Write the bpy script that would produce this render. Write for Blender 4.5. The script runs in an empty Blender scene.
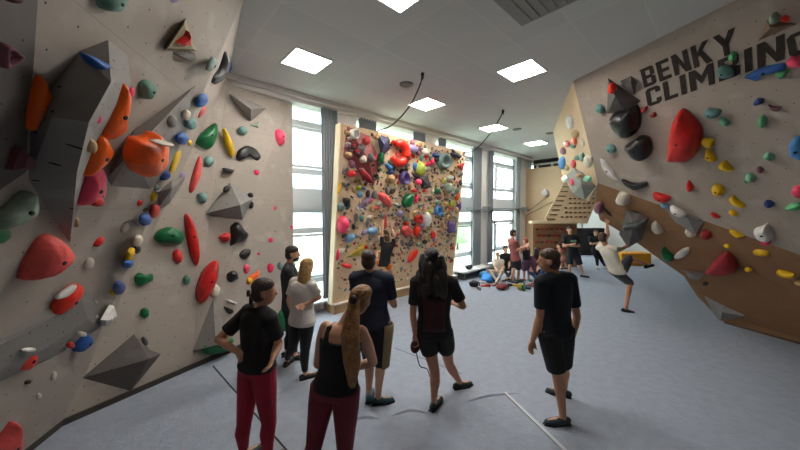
import bpy, bmesh, math, random
from mathutils import Vector, Matrix
random.seed(7)
S = bpy.context.scene
COL = S.collection
# ---------------------------------------------------------------- camera, world, exposure
EYE = Vector((0, 0, 2.2)); YAW = math.radians(47.3); FPX = 300.0; PITCH = math.atan(14/300.0); HC = 4.5
cam = bpy.data.objects.new('camera', bpy.data.cameras.new('camera')); COL.objects.link(cam)
cam.data.lens = 36*FPX/800; cam.data.sensor_width = 36; cam.location = EYE; cam.data.clip_start = .05
cam.rotation_euler = (math.pi/2-PITCH, 0, YAW-math.pi/2); S.camera = cam
S.view_settings.view_transform = 'Standard'; S.view_settings.look = 'None'
S.view_settings.gamma = 1; S.view_settings.exposure = 0.9; S.view_settings.use_curve_mapping = False
w = bpy.data.worlds.new('sky'); S.world = w; w.use_nodes = True
bg = w.node_tree.nodes['Background']; bg.inputs[0].default_value = (.80, .90, 1, 1); bg.inputs[1].default_value = 6.0
LAMP_E = 27.0
for k, (u0, u1) in enumerate(((1.6, 3.3), (4.2, 6.3), (6.9, 9.2), (9.9, 12.3), (13.6, 17.2))):   # daylight through each window bay, the last one added for the far end
    L = bpy.data.lights.new('window_daylight', 'AREA'); L.shape = 'RECTANGLE'; L.size = u1-u0; L.size_y = 4.1
    L.cycles.is_portal = True
    lo = bpy.data.objects.new('window_daylight', L); COL.objects.link(lo); lo.location = ((u0+u1)/2, 6.35, 2.4); lo.rotation_euler = (-math.pi/2, 0, 0)
FH = Vector((math.cos(YAW), math.sin(YAW), 0)); RH = Vector((math.sin(YAW), -math.cos(YAW), 0)); UP = Vector((0, 0, 1))
CM = cam.rotation_euler.to_matrix()
def ray(px, py):                                   # a direction from the camera place through a point of the picture
    v = CM @ Vector(((px-400)/FPX, -(py-225)/FPX, -1)); return v/v.dot(FH)
def at(px, py, d): return EYE + ray(px, py)*d
def flr(px, py, z=0): r = ray(px, py); return EYE + r*((z-EYE.z)/r.z)
def cei(px, py): return flr(px, py, HC)
def cl(x, d, z=0): return RH*x + FH*d + UP*z       # camera-aligned room coordinates to world
class Plane:
    def __init__(s, a, b, c, up=UP):
        s.n = (b-a).cross(c-a).normalized(); s.p = a.copy()
        if s.n.dot(EYE-a) < 0: s.n.negate()
        s.e1 = up.cross(s.n).normalized(); s.e2 = s.n.cross(s.e1)
    def hit(s, px, py, off=0):
        r = ray(px, py); return EYE + r*((s.p+s.n*off-EYE).dot(s.n)/r.dot(s.n))
    def uv(s, q): d = q-s.p; return d.dot(s.e1), d.dot(s.e2)
    def pt(s, u, v, off=0): return s.p + s.e1*u + s.e2*v + s.n*off
# ---------------------------------------------------------------- materials
def lin(h):
    c = [int(h[i:i+2], 16)/255 for i in (0, 2, 4)]
    return tuple(x/12.92 if x < .04045 else ((x+.055)/1.055)**2.4 for x in c) + (1,)
MATS = {}
def mat(hexc, rough=.6, noise=0.0, nscale=8, bump=0.0, bscale=40, metal=0.0, spec=.5, name=None):
    key = (hexc, rough, noise, nscale, bump, bscale, metal)
    if key in MATS: return MATS[key]
    m = bpy.data.materials.new(name or 'm_'+hexc); m.use_nodes = True; N = m.node_tree.nodes; K = m.node_tree.links
    b = N['Principled BSDF']; b.inputs['Base Color'].default_value = lin(hexc); b.inputs['Roughness'].default_value = rough
    b.inputs['Metallic'].default_value = metal; b.inputs['Specular IOR Level'].default_value = spec
    tc = N.new('ShaderNodeTexCoord')
    if noise:
        t = N.new('ShaderNodeTexNoise'); t.inputs['Scale'].default_value = nscale; t.inputs['Detail'].default_value = 5
        K.new(tc.outputs['Object'], t.inputs['Vector'])
        r = N.new('ShaderNodeValToRGB'); c = lin(hexc)
        r.color_ramp.elements[0].position = .3; r.color_ramp.elements[1].position = .7
        r.color_ramp.elements[0].color = tuple(max(0, x*(1-noise)) for x in c[:3])+(1,)
        r.color_ramp.elements[1].color = tuple(min(1, x*(1+noise)) for x in c[:3])+(1,)
        K.new(t.outputs['Fac'], r.inputs['Fac']); K.new(r.outputs[0], b.inputs['Base Color'])
    if bump:
        t = N.new('ShaderNodeTexNoise'); t.inputs['Scale'].default_value = bscale; t.inputs['Detail'].default_value = 6
        K.new(tc.outputs['Object'], t.inputs['Vector'])
        bp = N.new('ShaderNodeBump'); bp.inputs['Strength'].default_value = bump; bp.inputs['Distance'].default_value = .02
        K.new(t.outputs['Fac'], bp.inputs['Height']); K.new(bp.outputs[0], b.inputs['Normal'])
    MATS[key] = m; return m
def wallmat(name, hexc, rough=.75, grid=.2, dot=.035, var=.10, seam=0, chalk=0.15, grain=False):
    """painted or bare plywood with a grid of small bolt holes, faint seams and chalk wear; needs a UV map in metres"""
    m = bpy.data.materials.new(name); m.use_nodes = True; N = m.node_tree.nodes; K = m.node_tree.links
    b = N['Principled BSDF']; b.inputs['Roughness'].default_value = rough; b.inputs['Specular IOR Level'].default_value = .3
    uv = N.new('ShaderNodeUVMap'); uv.uv_map = 'UVMap'
    def mth(op, a, c=None):
        n = N.new('ShaderNodeMath'); n.operation = op
        for i, x in enumerate((a, c)):
            if x is None: continue
            if isinstance(x, (int, float)): n.inputs[i].default_value = x
            else: K.new(x, n.inputs[i])
        return n.outputs[0]
    def mix(f, a, c):
        n = N.new('ShaderNodeMix'); n.data_type = 'RGBA'
        for i, x in ((0, f), (6, a), (7, c)):
            if isinstance(x, (int, float, tuple)): n.inputs[i].default_value = x
            else: K.new(x, n.inputs[i])
        return n.outputs[2]
    t = N.new('ShaderNodeTexNoise'); t.inputs['Scale'].default_value = .9; t.inputs['Detail'].default_value = 6; K.new(uv.outputs[0], t.inputs[0])
    c = lin(hexc)
    col = mix(t.outputs['Fac'], tuple(x*(1-var) for x in c[:3])+(1,), tuple(min(1, x*(1+var)) for x in c[:3])+(1,))
    if chalk:
        t2 = N.new('ShaderNodeTexNoise'); t2.inputs['Scale'].default_value = 3.2; t2.inputs['Detail'].default_value = 8; K.new(uv.outputs[0], t2.inputs[0])
        f = mth('MULTIPLY', mth('MAXIMUM', mth('SUBTRACT', t2.outputs['Fac'], .55), 0), chalk*8)
        col = mix(mth('MINIMUM', f, .5), col, (.75, .74, .72, 1))
    if grain:
        wv = N.new('ShaderNodeTexNoise'); wv.inputs['Scale'].default_value = 3; wv.inputs['Detail'].default_value = 6
        mp = N.new('ShaderNodeMapping'); mp.inputs['Scale'].default_value = (.5, 9, 1); K.new(uv.outputs[0], mp.inputs[0]); K.new(mp.outputs[0], wv.inputs[0])
        col = mix(mth('MULTIPLY', wv.outputs['Fac'], .35), col, tuple(x*.6 for x in c[:3])+(1,))
    sep = N.new('ShaderNodeSeparateXYZ'); K.new(uv.outputs[0], sep.inputs[0])
    if dot:
        r = mth('DIVIDE', sep.outputs[1], grid); row = mth('FLOOR', r)
        q = mth('ADD', mth('DIVIDE', sep.outputs[0], grid), mth('MULTIPLY', mth('MODULO', row, 2.0), .5))
        dx = mth('SUBTRACT', mth('FRACT', q), .5); dy = mth('SUBTRACT', mth('FRACT', r), .5)
        dd = mth('SQRT', mth('ADD', mth('MULTIPLY', dx, dx), mth('MULTIPLY', dy, dy)))
        col = mix(mth('LESS_THAN', dd, dot), col, (.02, .02, .02, 1))
    if seam:
        s1 = mth('LESS_THAN', mth('FRACT', mth('DIVIDE', sep.outputs[0], seam)), .004/seam*1.3)
        s2 = mth('LESS_THAN', mth('FRACT', mth('DIVIDE', sep.outputs[1], seam*.5)), .004/seam*2)
        col = mix(mth('MULTIPLY', mth('MAXIMUM', s1, s2), .5), col, tuple(x*.35 for x in c[:3])+(1,))
    K.new(col, b.inputs['Base Color'])
    bt = N.new('ShaderNodeTexNoise'); bt.inputs['Scale'].default_value = 60; K.new(uv.outputs[0], bt.inputs[0])
    bp = N.new('ShaderNodeBump'); bp.inputs['Strength'].default_value = .12; bp.inputs['Distance'].default_value = .01
    K.new(bt.outputs['Fac'], bp.inputs['Height']); K.new(bp.outputs[0], b.inputs['Normal'])
    return m
# ---------------------------------------------------------------- helpers
def tag(o, label=None, cat=None, group=None, kind=None):
    for k, v in (('label', label), ('category', cat), ('group', group), ('kind', kind)):
        if v: o[k] = v
    return o
def mesh(name, vs, fs, m, parent=None, smooth=False, uvp=None, bev=0):
    me = bpy.data.meshes.new(name); me.from_pydata([tuple(v) for v in vs], [], fs)
    ms = m if isinstance(m, (list, tuple)) else [m]
    for x in ms: me.materials.append(x)
    bm = bmesh.new(); bm.from_mesh(me); bmesh.ops.recalc_face_normals(bm, faces=bm.faces); 
    if bev: bmesh.ops.bevel(bm, geom=bm.edges[:], offset=bev, segments=2, affect='EDGES', profile=.6)
    bm.to_mesh(me); bm.free()
    if uvp:
        l = me.uv_layers.new(name='UVMap')
        for lp in me.loops: l.data[lp.index].uv = uvp.uv(me.vertices[lp.vertex_index].co)
    if smooth: me.polygons.foreach_set('use_smooth', [True]*len(me.polygons))
    me.update()
    o = bpy.data.objects.new(name, me); COL.objects.link(o)
    if parent is not None: o.parent = parent
    return o
def empty(name, loc, **k):
    o = bpy.data.objects.new(name, None); COL.objects.link(o); o.location = loc; o.empty_display_size = .1
    tag(o, **k); return o
def adopt(root, *kids):                            # parent while keeping world place (children were built in world space)
    for k in kids: k.parent = root; k.matrix_parent_inverse = Matrix.Translation(root.location).inverted()
def recenter(o, q):                                # move a world-space mesh's origin to q
    o.data.transform(Matrix.Translation(-q)); o.location = q
def box(a, b): 
    x0, y0, z0 = a; x1, y1, z1 = b
    return [(x0,y0,z0),(x1,y0,z0),(x1,y1,z0),(x0,y1,z0),(x0,y0,z1),(x1,y0,z1),(x1,y1,z1),(x0,y1,z1)], [(0,3,2,1),(4,5,6,7),(0,1,5,4),(1,2,6,5),(2,3,7,6),(3,0,4,7)]
def boxes(bs):
    V, F = [], []
    for a, b in bs:
        v, f = box(a, b); n = len(V); V += v; F += [tuple(i+n for i in q) for q in f]
    return V, F
def prism(pts, off, cap=True):                     # polygon pushed along a vector
    n = len(pts); V = list(pts) + [p+off for p in pts]
    F = [tuple(range(n)), tuple(range(2*n-1, n-1, -1))] + [(i, (i+1) % n, (i+1) % n+n, i+n) for i in range(n)]
    return V, F
def tube(pts, r, seg=8):
    V, F = [], []; n = len(pts)
    for i, p in enumerate(pts):
        t = (pts[min(i+1, n-1)]-pts[max(i-1, 0)]).normalized(); a = t.orthogonal().normalized() if abs(t.z) > .9 else t.cross(UP).normalized(); b = t.cross(a)
        rr = r[i] if isinstance(r, (list, tuple)) else r
        for k in range(seg): V.append(p + (a*math.cos(2*math.pi*k/seg)+b*math.sin(2*math.pi*k/seg))*rr)
    for i in range(n-1):
        for k in range(seg): F.append((i*seg+k, i*seg+(k+1) % seg, (i+1)*seg+(k+1) % seg, (i+1)*seg+k))
    F += [tuple(range(seg-1, -1, -1)), tuple((n-1)*seg+k for k in range(seg))]
    return V, F
def spline(pts, k=6):                              # Catmull-Rom
    out = []
    for i in range(len(pts)-1):
        a, b, c, d = pts[max(i-1, 0)], pts[i], pts[i+1], pts[min(i+2, len(pts)-1)]
        for j in range(k):
            t = j/k; out.append(.5*((2*b)+(c-a)*t+(2*a-5*b+4*c-d)*t*t+(3*b-3*c+d-a)*t**3))
    return out+[pts[-1]]
# ---------------------------------------------------------------- setting: walls, floor, ceiling
YW = 6.0; U0, U1, V0 = -3.2, 18.0, -6.0
def sface(name, pts, off, m, label=None):
    c = Plane(pts[0], pts[1], pts[2]); v, f = prism(pts, off)
    o = mesh(name, v, f, m, uvp=c); return tag(o, kind='structure', label=label)
# floor matting
fm = mat('959daa', .75, .07, 9, .35, 25, name='blue_grey_matting')
N = fm.node_tree.nodes; K = fm.node_tree.links
gx, gy = 80, 50; V, F = [], []
for j in range(gy+1):
    for i in range(gx+1):
        x = U0-.5+(U1-U0+1)*i/gx; y = V0-.5+(YW-V0+1)*j/gy; V.append((x, y, 0))
    if j:
        for i in range(gx): a = (j-1)*(gx+1)+i; F.append((a, a+1, a+gx+2, a+gx+1))
fl = tag(mesh('floor', V, F, fm, smooth=True), kind='structure')
sface('wall_near', [Vector((U0, V0, 0)), Vector((U1, V0, 0)), Vector((U1, V0, HC)), Vector((U0, V0, HC))], Vector((0, -.2, 0)), mat('b8b0a6', .9))
sface('wall_west', [Vector((U0, V0, 0)), Vector((U0, YW, 0)), Vector((U0, YW, HC)), Vector((U0, V0, HC))], Vector((-.2, 0, 0)), mat('b8b0a6', .9))
sface('wall_far', [Vector((U1, V0, 0)), Vector((U1, YW, 0)), Vector((U1, YW, HC)), Vector((U1, V0, HC))], Vector((.2, 0, 0)), mat('dcdad6', .9))
# ceiling tiles
cm = bpy.data.materials.new('ceiling_tiles'); cm.use_nodes = True; N = cm.node_tree.nodes; K = cm.node_tree.links
b = N['Principled BSDF']; b.inputs['Roughness'].default_value = .95
tc = N.new('ShaderNodeTexCoord'); br = N.new('ShaderNodeTexBrick'); K.new(tc.outputs['Object'], br.inputs['Vector'])
br.offset = 0; br.inputs['Scale'].default_value = 1; br.inputs['Brick Width'].default_value = 1.36; br.inputs['Row Height'].default_value = .68; br.inputs['Mortar Size'].default_value = .012
br.inputs['Color1'].default_value = lin('cbc8c5'); br.inputs['Color2'].default_value = lin('c4c1bf'); br.inputs['Mortar'].default_value = lin('cfccc8'); br.inputs['Mortar Smooth'].default_value = .3
K.new(br.outputs[0], b.inputs['Base Color'])
v, f = boxes([((U0, V0, HC), (U1, YW+.3, HC+.2))]); tag(mesh('ceiling', v, f, cm), kind='structure')
# window wall
wm = mat('dcd9d4', .9, .05, 2, name='white_plaster'); bays = [(1.5, 3.49), (4.03, 6.3), (6.86, 9.18), (9.8, 12.2), (13.6, 17.2)]  # last bay is an unseen window added to light the far end
bs = [((U0, YW, 0), (1.5, YW+.3, HC)), ((12.8, YW, 0), (13.6, YW+.3, HC)), ((17.2, YW, 0), (U1, YW+.3, HC))]
for (a, b_) in bays: bs += [((a, YW, 0), (b_, YW+.3, .22)), ((a, YW, 4.38), (b_, YW+.3, HC))]
v, f = boxes(bs); tag(mesh('wall_window_side', v, f, wm), kind='structure')
for i, (a, c) in enumerate(((3.49, 4.03), (6.3, 6.86), (9.18, 9.8), (12.2, 12.8))):
    v, f = boxes([((a, YW-.14, 0), (c, YW+.3, HC))]); tag(mesh('column', v, f, wm, bev=.01), kind='structure')
v, f = boxes([((1.2, YW-.32, HC-.09), (13, YW+.0, HC)), ((1.2, YW-.22, HC-.16), (13, YW+.0, HC-.09))]); tag(mesh('trim_1', v, f, mat('cfcbc6', .8), ), kind='structure')
fw = mat('d9dcdd', .5, name='window_frame_white')
gl = bpy.data.materials.new('window_glass'); gl.use_nodes = True; N = gl.node_tree.nodes; K = gl.node_tree.links
N.remove(N['Principled BSDF']); tr = N.new('ShaderNodeBsdfTransparent'); gg = N.new('ShaderNodeBsdfGlossy'); gg.inputs['Roughness'].default_value = .02; mx = N.new('ShaderNodeMixShader'); mx.inputs[0].default_value = .07
tr.inputs[0].default_value = (.96, .98, .98, 1); K.new(tr.outputs[0], mx.inputs[1]); K.new(gg.outputs[0], mx.inputs[2]); K.new(mx.outputs[0], N['Material Output'].inputs[0])
for i, (a, c) in enumerate(bays):
    a2, c2 = a+.02, c-.02; y0, y1 = YW+.1, YW+.17; q = []
    def H(z0, z1, x0=a2, x1=c2, t=0): q.append(((x0, y0-t, z0), (x1, y1, z1)))
    def Vt(x, z0, z1, ww=.05, t=0): q.append(((x-ww, y0-t, z0), (x+ww, y1, z1)))
    H(.2, .28); H(.62, .72); H(1.72, 1.84); H(2.16, 2.24); H(2.24, 2.60, t=.04); H(2.60, 2.68); H(2.98, 3.1); H(3.98, 4.1); H(4.36, 4.42)
    Vt(a2+.05, .2, 4.4); Vt(c2-.05, .2, 4.4)
    m1 = a2+(c2-a2)*.36; m2 = a2+(c2-a2)*.5
    Vt(m1, .2, 1.8, .05); Vt(m1, 2.2, 4.05, .05, .01); 
    for z0, z1 in ((.74, 1.7), (3.12, 3.96)):                 # opening casements stand a little proud
        q.append(((m1+.05, y0-.02, z0), (m1+.1, y1, z1))); q.append(((c2-.15, y0-.02, z0), (c2-.1, y1, z1)))
        q.append(((m1+.05, y0-.02, z0), (c2-.1, y1, z0+.05))); q.append(((m1+.05, y0-.02, z1-.05), (c2-.1, y1, z1)))
    v, f = boxes(q); wo = tag(mesh('window_%d' % (i+1), v, f, fw), kind='structure')
    v, f = boxes([((a2+.02, YW+.13, .22), (c2-.02, YW+.14, 4.38))]); mesh('glass_pane', v, f, gl, wo)
    v, f = boxes([((a, YW-.2, .22), (c, YW+.12, .26))]); mesh('window_sill', v, f, fw, wo)
# curtains drawn aside: one stack of grey cloth at each side of a bay
def curtain(x0, x1, label, z1=4.36, y=YW-.22):
    n = 60; V, F = [], []
    for k in range(n+1):
        x = x0+(x1-x0)*k/n; yy = y+.035*math.sin(k*2*math.pi/10)
        for z in (.32, 1.5, 3, z1): V.append((x, yy, z))
    for k in range(n):
        for j in range(3): F.append((k*4+j, k*4+4+j, k*4+5+j, k*4+1+j))
    o = mesh('curtain', V, F, mat('8e9396', .85, name='grey_curtain'), smooth=True); md = o.modifiers.new('s', 'SOLIDIFY'); md.thickness = .008
    recenter(o, Vector(((x0+x1)/2, y, 0)))
    tag(o, label, 'curtain', 'grey curtains beside the windows')
curtain(3.1, 3.47, 'grey curtain right of the window nearest the left climbing wall')
curtain(4.06, 4.55, 'grey curtain behind the top left corner of the centre board')
curtain(5.85, 6.28, 'grey curtain behind the middle of the centre board, left of a column')
curtain(6.9, 7.2, 'grey curtain above the right half of the centre board')
curtain(8.72, 9.15, 'wide grey curtain between the centre board and the next column')
curtain(9.70, 9.93, 'narrow grey curtain right of the column beside the far window')
curtain(11.78, 12.06, 'narrow grey curtain at the right end of the far window')
# rail with brackets across the window columns
V, F = tube([Vector((8.2, YW-.3, 2.28)), Vector((12.9, YW-.3, 2.28))], .03); r = mesh('pipe', V, F, mat('8d9194', .4, metal=.6), smooth=True)
rr = empty('wall_rail', (10, YW-.3, 2.28), label='grey metal rail running across the columns and far windows', cat='rail'); adopt(rr, r)
for x in (9.5, 12.5):
    v, f = boxes([((x-.12, YW-.36, 2.2), (x+.12, YW-.14, 2.36))]); o = mesh('bracket', v, f, mat('8d9194', .4, metal=.6), bev=.01); adopt(rr, o)
# low bench under the window, right of the centre board
v, f = boxes([((7.7, 5.42, .26), (9.3, 5.84, .31))]); o1 = mesh('bench_top', v, f, mat('d8d6d2', .6), bev=.006)
v, f = boxes([((7.9, 5.55, 0), (8.0, 5.8, .26)), ((9.05, 5.55, 0), (9.15, 5.8, .26))]); o2 = mesh('bench_support', v, f, mat('6d6a66', .7))
bb = empty('low_bench', (8.5, 5.6, 0), label='low white bench under the window beside the centre board', cat='bench'); adopt(bb, o1, o2)
# ---------------------------------------------------------------- outside
v, f = boxes([((-12, 26, -4), (40, 27, 14))])
fac = bpy.data.materials.new('facade'); fac.use_nodes = True; N = fac.node_tree.nodes; K = fac.node_tree.links; b = N['Principled BSDF']
tc = N.new('ShaderNodeTexCoord'); mp = N.new('ShaderNodeMapping'); mp.inputs['Rotation'].default_value = (math.pi/2, 0, 0); br = N.new('ShaderNodeTexBrick'); br.offset = 0
K.new(tc.outputs['Object'], mp.inputs[0]); K.new(mp.outputs[0], br.inputs[0]); br.inputs['Scale'].default_value = 1; br.inputs['Brick Width'].default_value = 3; br.inputs['Row Height'].default_value = 3; br.inputs['Mortar Size'].default_value = .75
br.inputs['Color1'].default_value = lin('8fa3b4'); br.inputs['Color2'].default_value = lin('9fb0bd'); br.inputs['Mortar'].default_value = lin('d8d4c8'); K.new(br.outputs[0], b.inputs[0])
tag(mesh('apartment_building', v, f, fac), 'pale building with rows of windows seen outside through the glass', 'building')
v, f = boxes([((-14, 6.5, -.9), (42, 60, -.8))]); tag(mesh('lawn', v, f, mat('b4c4a0', .95, .3, .5)), kind='structure')
def blob(c, r, seed, m, name, lumps=.25, sub=3):
    bm = bmesh.new(); bmesh.ops.create_icosphere(bm, subdivisions=sub, radius=1); rnd = random.Random(seed)
    dirs = [Vector((rnd.uniform(-1,1), rnd.uniform(-1,1), rnd.uniform(-1,1))).normalized() for _ in range(14)]
    for q in bm.verts:
        k = 1+lumps*(max(q.co.normalized().dot(d) for d in dirs)-.8)*2; q.co = Vector((q.co.x*r[0], q.co.y*r[1], q.co.z*r[2]))*k
    me = bpy.data.meshes.new(name); bm.to_mesh(me); bm.free(); me.materials.append(m); me.polygons.foreach_set('use_smooth', [True]*len(me.polygons))
    o = bpy.data.objects.new(name, me); COL.objects.link(o); o.location = c; return o
for i, (x, y, s, lb) in enumerate(((3.5, 11, 1.1, 'green bush outside the window nearest the left climbing wall'), (12.5, 13, 1.6, 'green tree outside the window right of the centre board'), (19, 14, 1.8, 'green tree outside the far window'))):
    t = empty('garden_tree', (x, y, -.8), label=lb, cat='tree')
    c = blob((0, 0, s*1.3), (s, s, s*.9), i, mat('93a588', .9, .3, 3, 1, 8), 'crown', .5); c.parent = t
    V, F = tube([Vector((0, 0, 0)), Vector((0, 0, s))], .1); mesh('trunk', V, F, mat('5a4a3a', .9), t)
# ---------------------------------------------------------------- climbing walls
P1 = flr(60, 426); nb = (flr(30, 450)-P1).normalized(); P0 = P1+nb*2.6; P4 = cei(246, -8); P3 = cei(228, 75)
Cb = flr(190, 369); Ce = flr(294, 325); Ct = cei(292, 96)
A = Plane(P1, P0, P4); B2 = Plane(P1, P3, P4); B1 = Plane(P1, Cb, P3); C = Plane(Cb, Ce, (P3+Ct)/2)
beige = wallmat('painted_beige_panel', 'aaa095', grid=.2, dot=.028, seam=2.4)
def panel(name, pts, pl, m, th=.05, **k):
    v, f = prism(pts, -pl.n*th); o = mesh(name, v, f, m, uvp=pl); return tag(o, kind='structure', **k)
panel('wall_left_overhang', [P0, P1, P4, P4+nb*2.6], A, beige)
panel('wall_left_fold', [P1, P3, P4], B2, beige)
panel('wall_left_middle', [P1, Cb, P3], B1, beige)
panel('wall_left_end', [Cb, Ce, Ct, P3], C, beige)
v, f = prism([P0, P1, Cb, Ce], Vector((0, 0, .05))); n_ = A.n
skirt = []
for a, b_ in ((P0, P1), (P1, Cb), (Cb, Ce)):
    d = (b_-a).normalized(); n_ = UP.cross(d) if UP.cross(d).dot(EYE-a) > 0 else -UP.cross(d); skirt.append((a, b_, n_))
V, F = [], []
for a, b_, n_ in skirt:
    v, f = prism([a, b_, b_+UP*.06, a+UP*.06], n_*.03); k = len(V); V += v; F += [tuple(i+k for i in q) for q in f]
tag(mesh('baseboard_left', V, F, mat('3a3530', .8)), kind='structure')
# right wall
T1 = cei(712, 12); T2 = cei(573, 81); td = (T1-T2).normalized(); BD = at(800, 255, 4.0)
D = Plane(T1, T2, BD); L1 = D.hit(598, 183); bd = (BD-L1).normalized()
Fb = flr(725, 323); Fe = flr(800, 344); fd = (Fe-Fb).normalized(); Fp = Plane(L1, BD, Fe)
E = Plane(T2, cei(553, 132), L1)
dbeige = wallmat('painted_beige_panel_right', 'a99d91', grid=.2, dot=.028, var=.08)
brownw = wallmat('brown_plywood', '96704f', grid=.25, dot=.02, grain=True, chalk=.03)
palew = wallmat('pale_plywood', 'd9bf9c', grid=.2, dot=.03, grain=True, chalk=.05)
panel('wall_right_upper', [T2, T1+td*2.2, BD+bd*2.6, L1], D, dbeige)
fo = [L1, BD+bd*2.6, Fe+fd*2.2, Fb] + [Fp.hit(*q) for q in ((714, 313), (697, 296), (684, 276), (662, 261), (640, 245), (622, 233), (611, 226), (600, 220), (595, 205))]
panel('wall_right_lower', fo, Fp, brownw)
panel('wall_right_side', [T2, L1, E.hit(588, 201), E.hit(572, 192), E.hit(562, 174), E.hit(553, 132)], E, palew)
# return behind the overhang so the wall has a body
ret = [L1, Fp.hit(600, 220), Fb, Fb+RH*1.5+FH*.4, L1+RH*2.2+FH*.6]
Rp = Plane(ret[0], ret[2], ret[4])
V, F = prism([q - Fp.n*.06 for q in [L1, Fb, Fb+RH*1.2+FH*.3, L1+RH*2.2+FH*.5]], FH*.04); tag(mesh('wall_right_return', V, F, brownw, uvp=Rp), kind='structure')
V, F = prism([Fb, Fe+fd*2.2, Fe+fd*2.2+UP*.04, Fb+UP*.04], Fp.n*.04); tag(mesh('baseboard_right', V, F, mat('5a4632', .8)), kind='structure')
# far plywood wall, beams above it, niche wall with rows of holds
u = 13.0
fp = Plane(Vector((u, 6, 0)), Vector((u, 4, 0)), Vector((u, 5, 2)))
v, f = boxes([((u, 4.25, 0), (u+.08, YW, 4.03))]); tag(mesh('wall_far_plywood', v, f, palew, uvp=fp), kind='structure')
v, f = boxes([((13.8, -6, 3.95), (14.1, YW, HC)), ((15.5, -6, 4.1), (15.8, YW, HC))]); tag(mesh('trim_2', v, f, mat('4a4340', .8)), kind='structure')
V, F = tube([Vector((13.3, 5.9, 4.22)), Vector((13.3, 2.0, 4.22))], .04); o = mesh('pipe', V, F, mat('c8c4be', .5), smooth=True)
rt = empty('track_light', (13.3, 4, 4.22), label='white ceiling track with small spotlights above the far plywood wall', cat='track light'); adopt(rt, o)
for y in (5.6, 5.0):
    V, F = tube([Vector((13.3, y, 4.2)), Vector((13.2, y-.05, 4.02)), Vector((13.1, y-.1, 3.9))], [.03, .07, .08]); o = mesh('spotlight', V, F, mat('e8e6e2', .5), smooth=True); adopt(rt, o)
# centre board
GY0, GY1, GX0, GX1, GZ = 5.62, 5.2, 3.22, 7.4, 3.93
gp = [Vector((GX0, GY0, .22)), Vector((GX1, GY0, .22)), Vector((GX1, GY1, GZ)), Vector((GX0, GY1, GZ))]
G = Plane(gp[0], gp[1], gp[2])
gm = wallmat('board_plywood', 'dcbf9c', grid=.2, dot=.04, grain=True, chalk=.1)
v, f = prism(gp, -G.n*.10); bo = mesh('board_face', v, f, gm, uvp=G)
v, f = boxes([((GX0, 5.56, 0), (GX1+.1, 5.9, .2))]); k1 = mesh('kicker_box', v, f, mat('b8946c', .8, .1, 3))
v, f = boxes([((GX0, 5.52, .2), (GX1+.1, 5.66, .225))]); k2 = mesh('kicker_edge', v, f, mat('e0d6c6', .6))
v, f = boxes([((x, 5.76, .1), (x+.08, 5.95, 2.2)) for x in (GX0+.3, (GX0+GX1)/2, GX1-.4)]); k3 = mesh('support_post', v, f, mat('9a7a55', .8))
v, f = prism([Vector((GX0-.03, GY0-.02, .2)), Vector((GX0-.03, GY1-.02, GZ)), Vector((GX0-.03, GY1+.16, GZ)), Vector((GX0-.03, GY0+.14, .2))], Vector((.03, 0, 0))); k4 = mesh('side_panel', v, f, mat('e2cfae', .8))
br_ = empty('climbing_board', (5.3, 5.6, 0), label='freestanding overhanging plywood climbing board crowded with holds before the windows', cat='climbing board'); adopt(br_, bo, k1, k2, k3, k4)
# ---------------------------------------------------------------- ceiling lamps
lm = bpy.data.materials.new('lamp_diffuser'); lm.use_nodes = True; bb_ = lm.node_tree.nodes['Principled BSDF']
bb_.inputs['Emission Color'].default_value = (1, .95, .89, 1); bb_.inputs['Emission Strength'].default_value = LAMP_E
names = {(-1, 0): 'square ceiling lamp above the near left overhang, just out of the picture', (5, 0): 'unseen square ceiling lamp added behind the right climbing wall to light the far end', (5, 1): 'unseen square ceiling lamp added beyond the far plywood wall to brighten that area', (0, 1): 'square ceiling lamp at the left, above the left climbing wall end', (0, 0): 'square ceiling lamp nearest the camera at the top edge',
 (1, 1): 'small square ceiling lamp over the hanging cable and centre board', (1, 0): 'square ceiling lamp right of the middle, alone in its row', (2, 1): 'square ceiling lamp behind the second hanging cable', (3, 1): 'farthest square ceiling lamp in front of the far plywood wall'}
lamps = [(i, j) for i in (0, 1, 2, 3) for j in (0, 1) if (i, j) in names] + [(-1, 0), (5, 0), (5, 1)]  # unseen lamps continue the grid; the far pair is added to brighten
for i, j in lamps:
    x, y = 2.15+2.74*i, 2.35+2.1*j
    t = empty('ceiling_lamp', (x, y, HC), label=names.get((i, j), 'square ceiling lamp of the row behind the camera'), cat='lamp', group='square ceiling lamps')
    v, f = boxes([((-.3, -.3, -.012), (.3, -.275, .02)), ((-.3, .275, -.012), (.3, .3, .02)), ((-.3, -.275, -.012), (-.275, .275, .02)), ((.275, -.275, -.012), (.3, .275, .02))])
    mesh('lamp_frame', v, f, mat('e6e4e0', .5), t); v, f = boxes([((-.275, -.275, -.008), (.275, .275, .01))]); mesh('diffuser', v, f, lm, t)
for (px, py, lb) in ((406, 84, 'round grey ceiling speaker left of the hanging cable'), (517, 129, 'small round ceiling speaker between the two far lamps'), (550, 133, 'small round ceiling speaker beside the right climbing wall')):
    c = cei(px, py); V, F = [], []
    for k in range(24): a = k*math.pi/12; V.append((math.cos(a)*.11, math.sin(a)*.11, -.02)); V.append((math.cos(a)*.12, math.sin(a)*.12, 0))
    F = [tuple(range(0, 48, 2))] + [(2*k, 2*k+1, (2*k+3) % 48, (2*k+2) % 48) for k in range(24)]
    o = mesh('ceiling_speaker', V, F, mat('77736f', .7)); o.location = c; tag(o, lb, 'speaker')
c = cei(538, -2); v, f = boxes([((-.3, -.3+.1*k, -.02), (.3, -.24+.1*k, .0)) for k in range(6)]+[((-.34, -.34, -.01), (.34, .34, 0))]); o = mesh('ceiling_vent', v, f, mat('8a8580', .6)); o.location = c; tag(o, 'square slatted ceiling vent at the top edge of the picture', 'vent')
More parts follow.
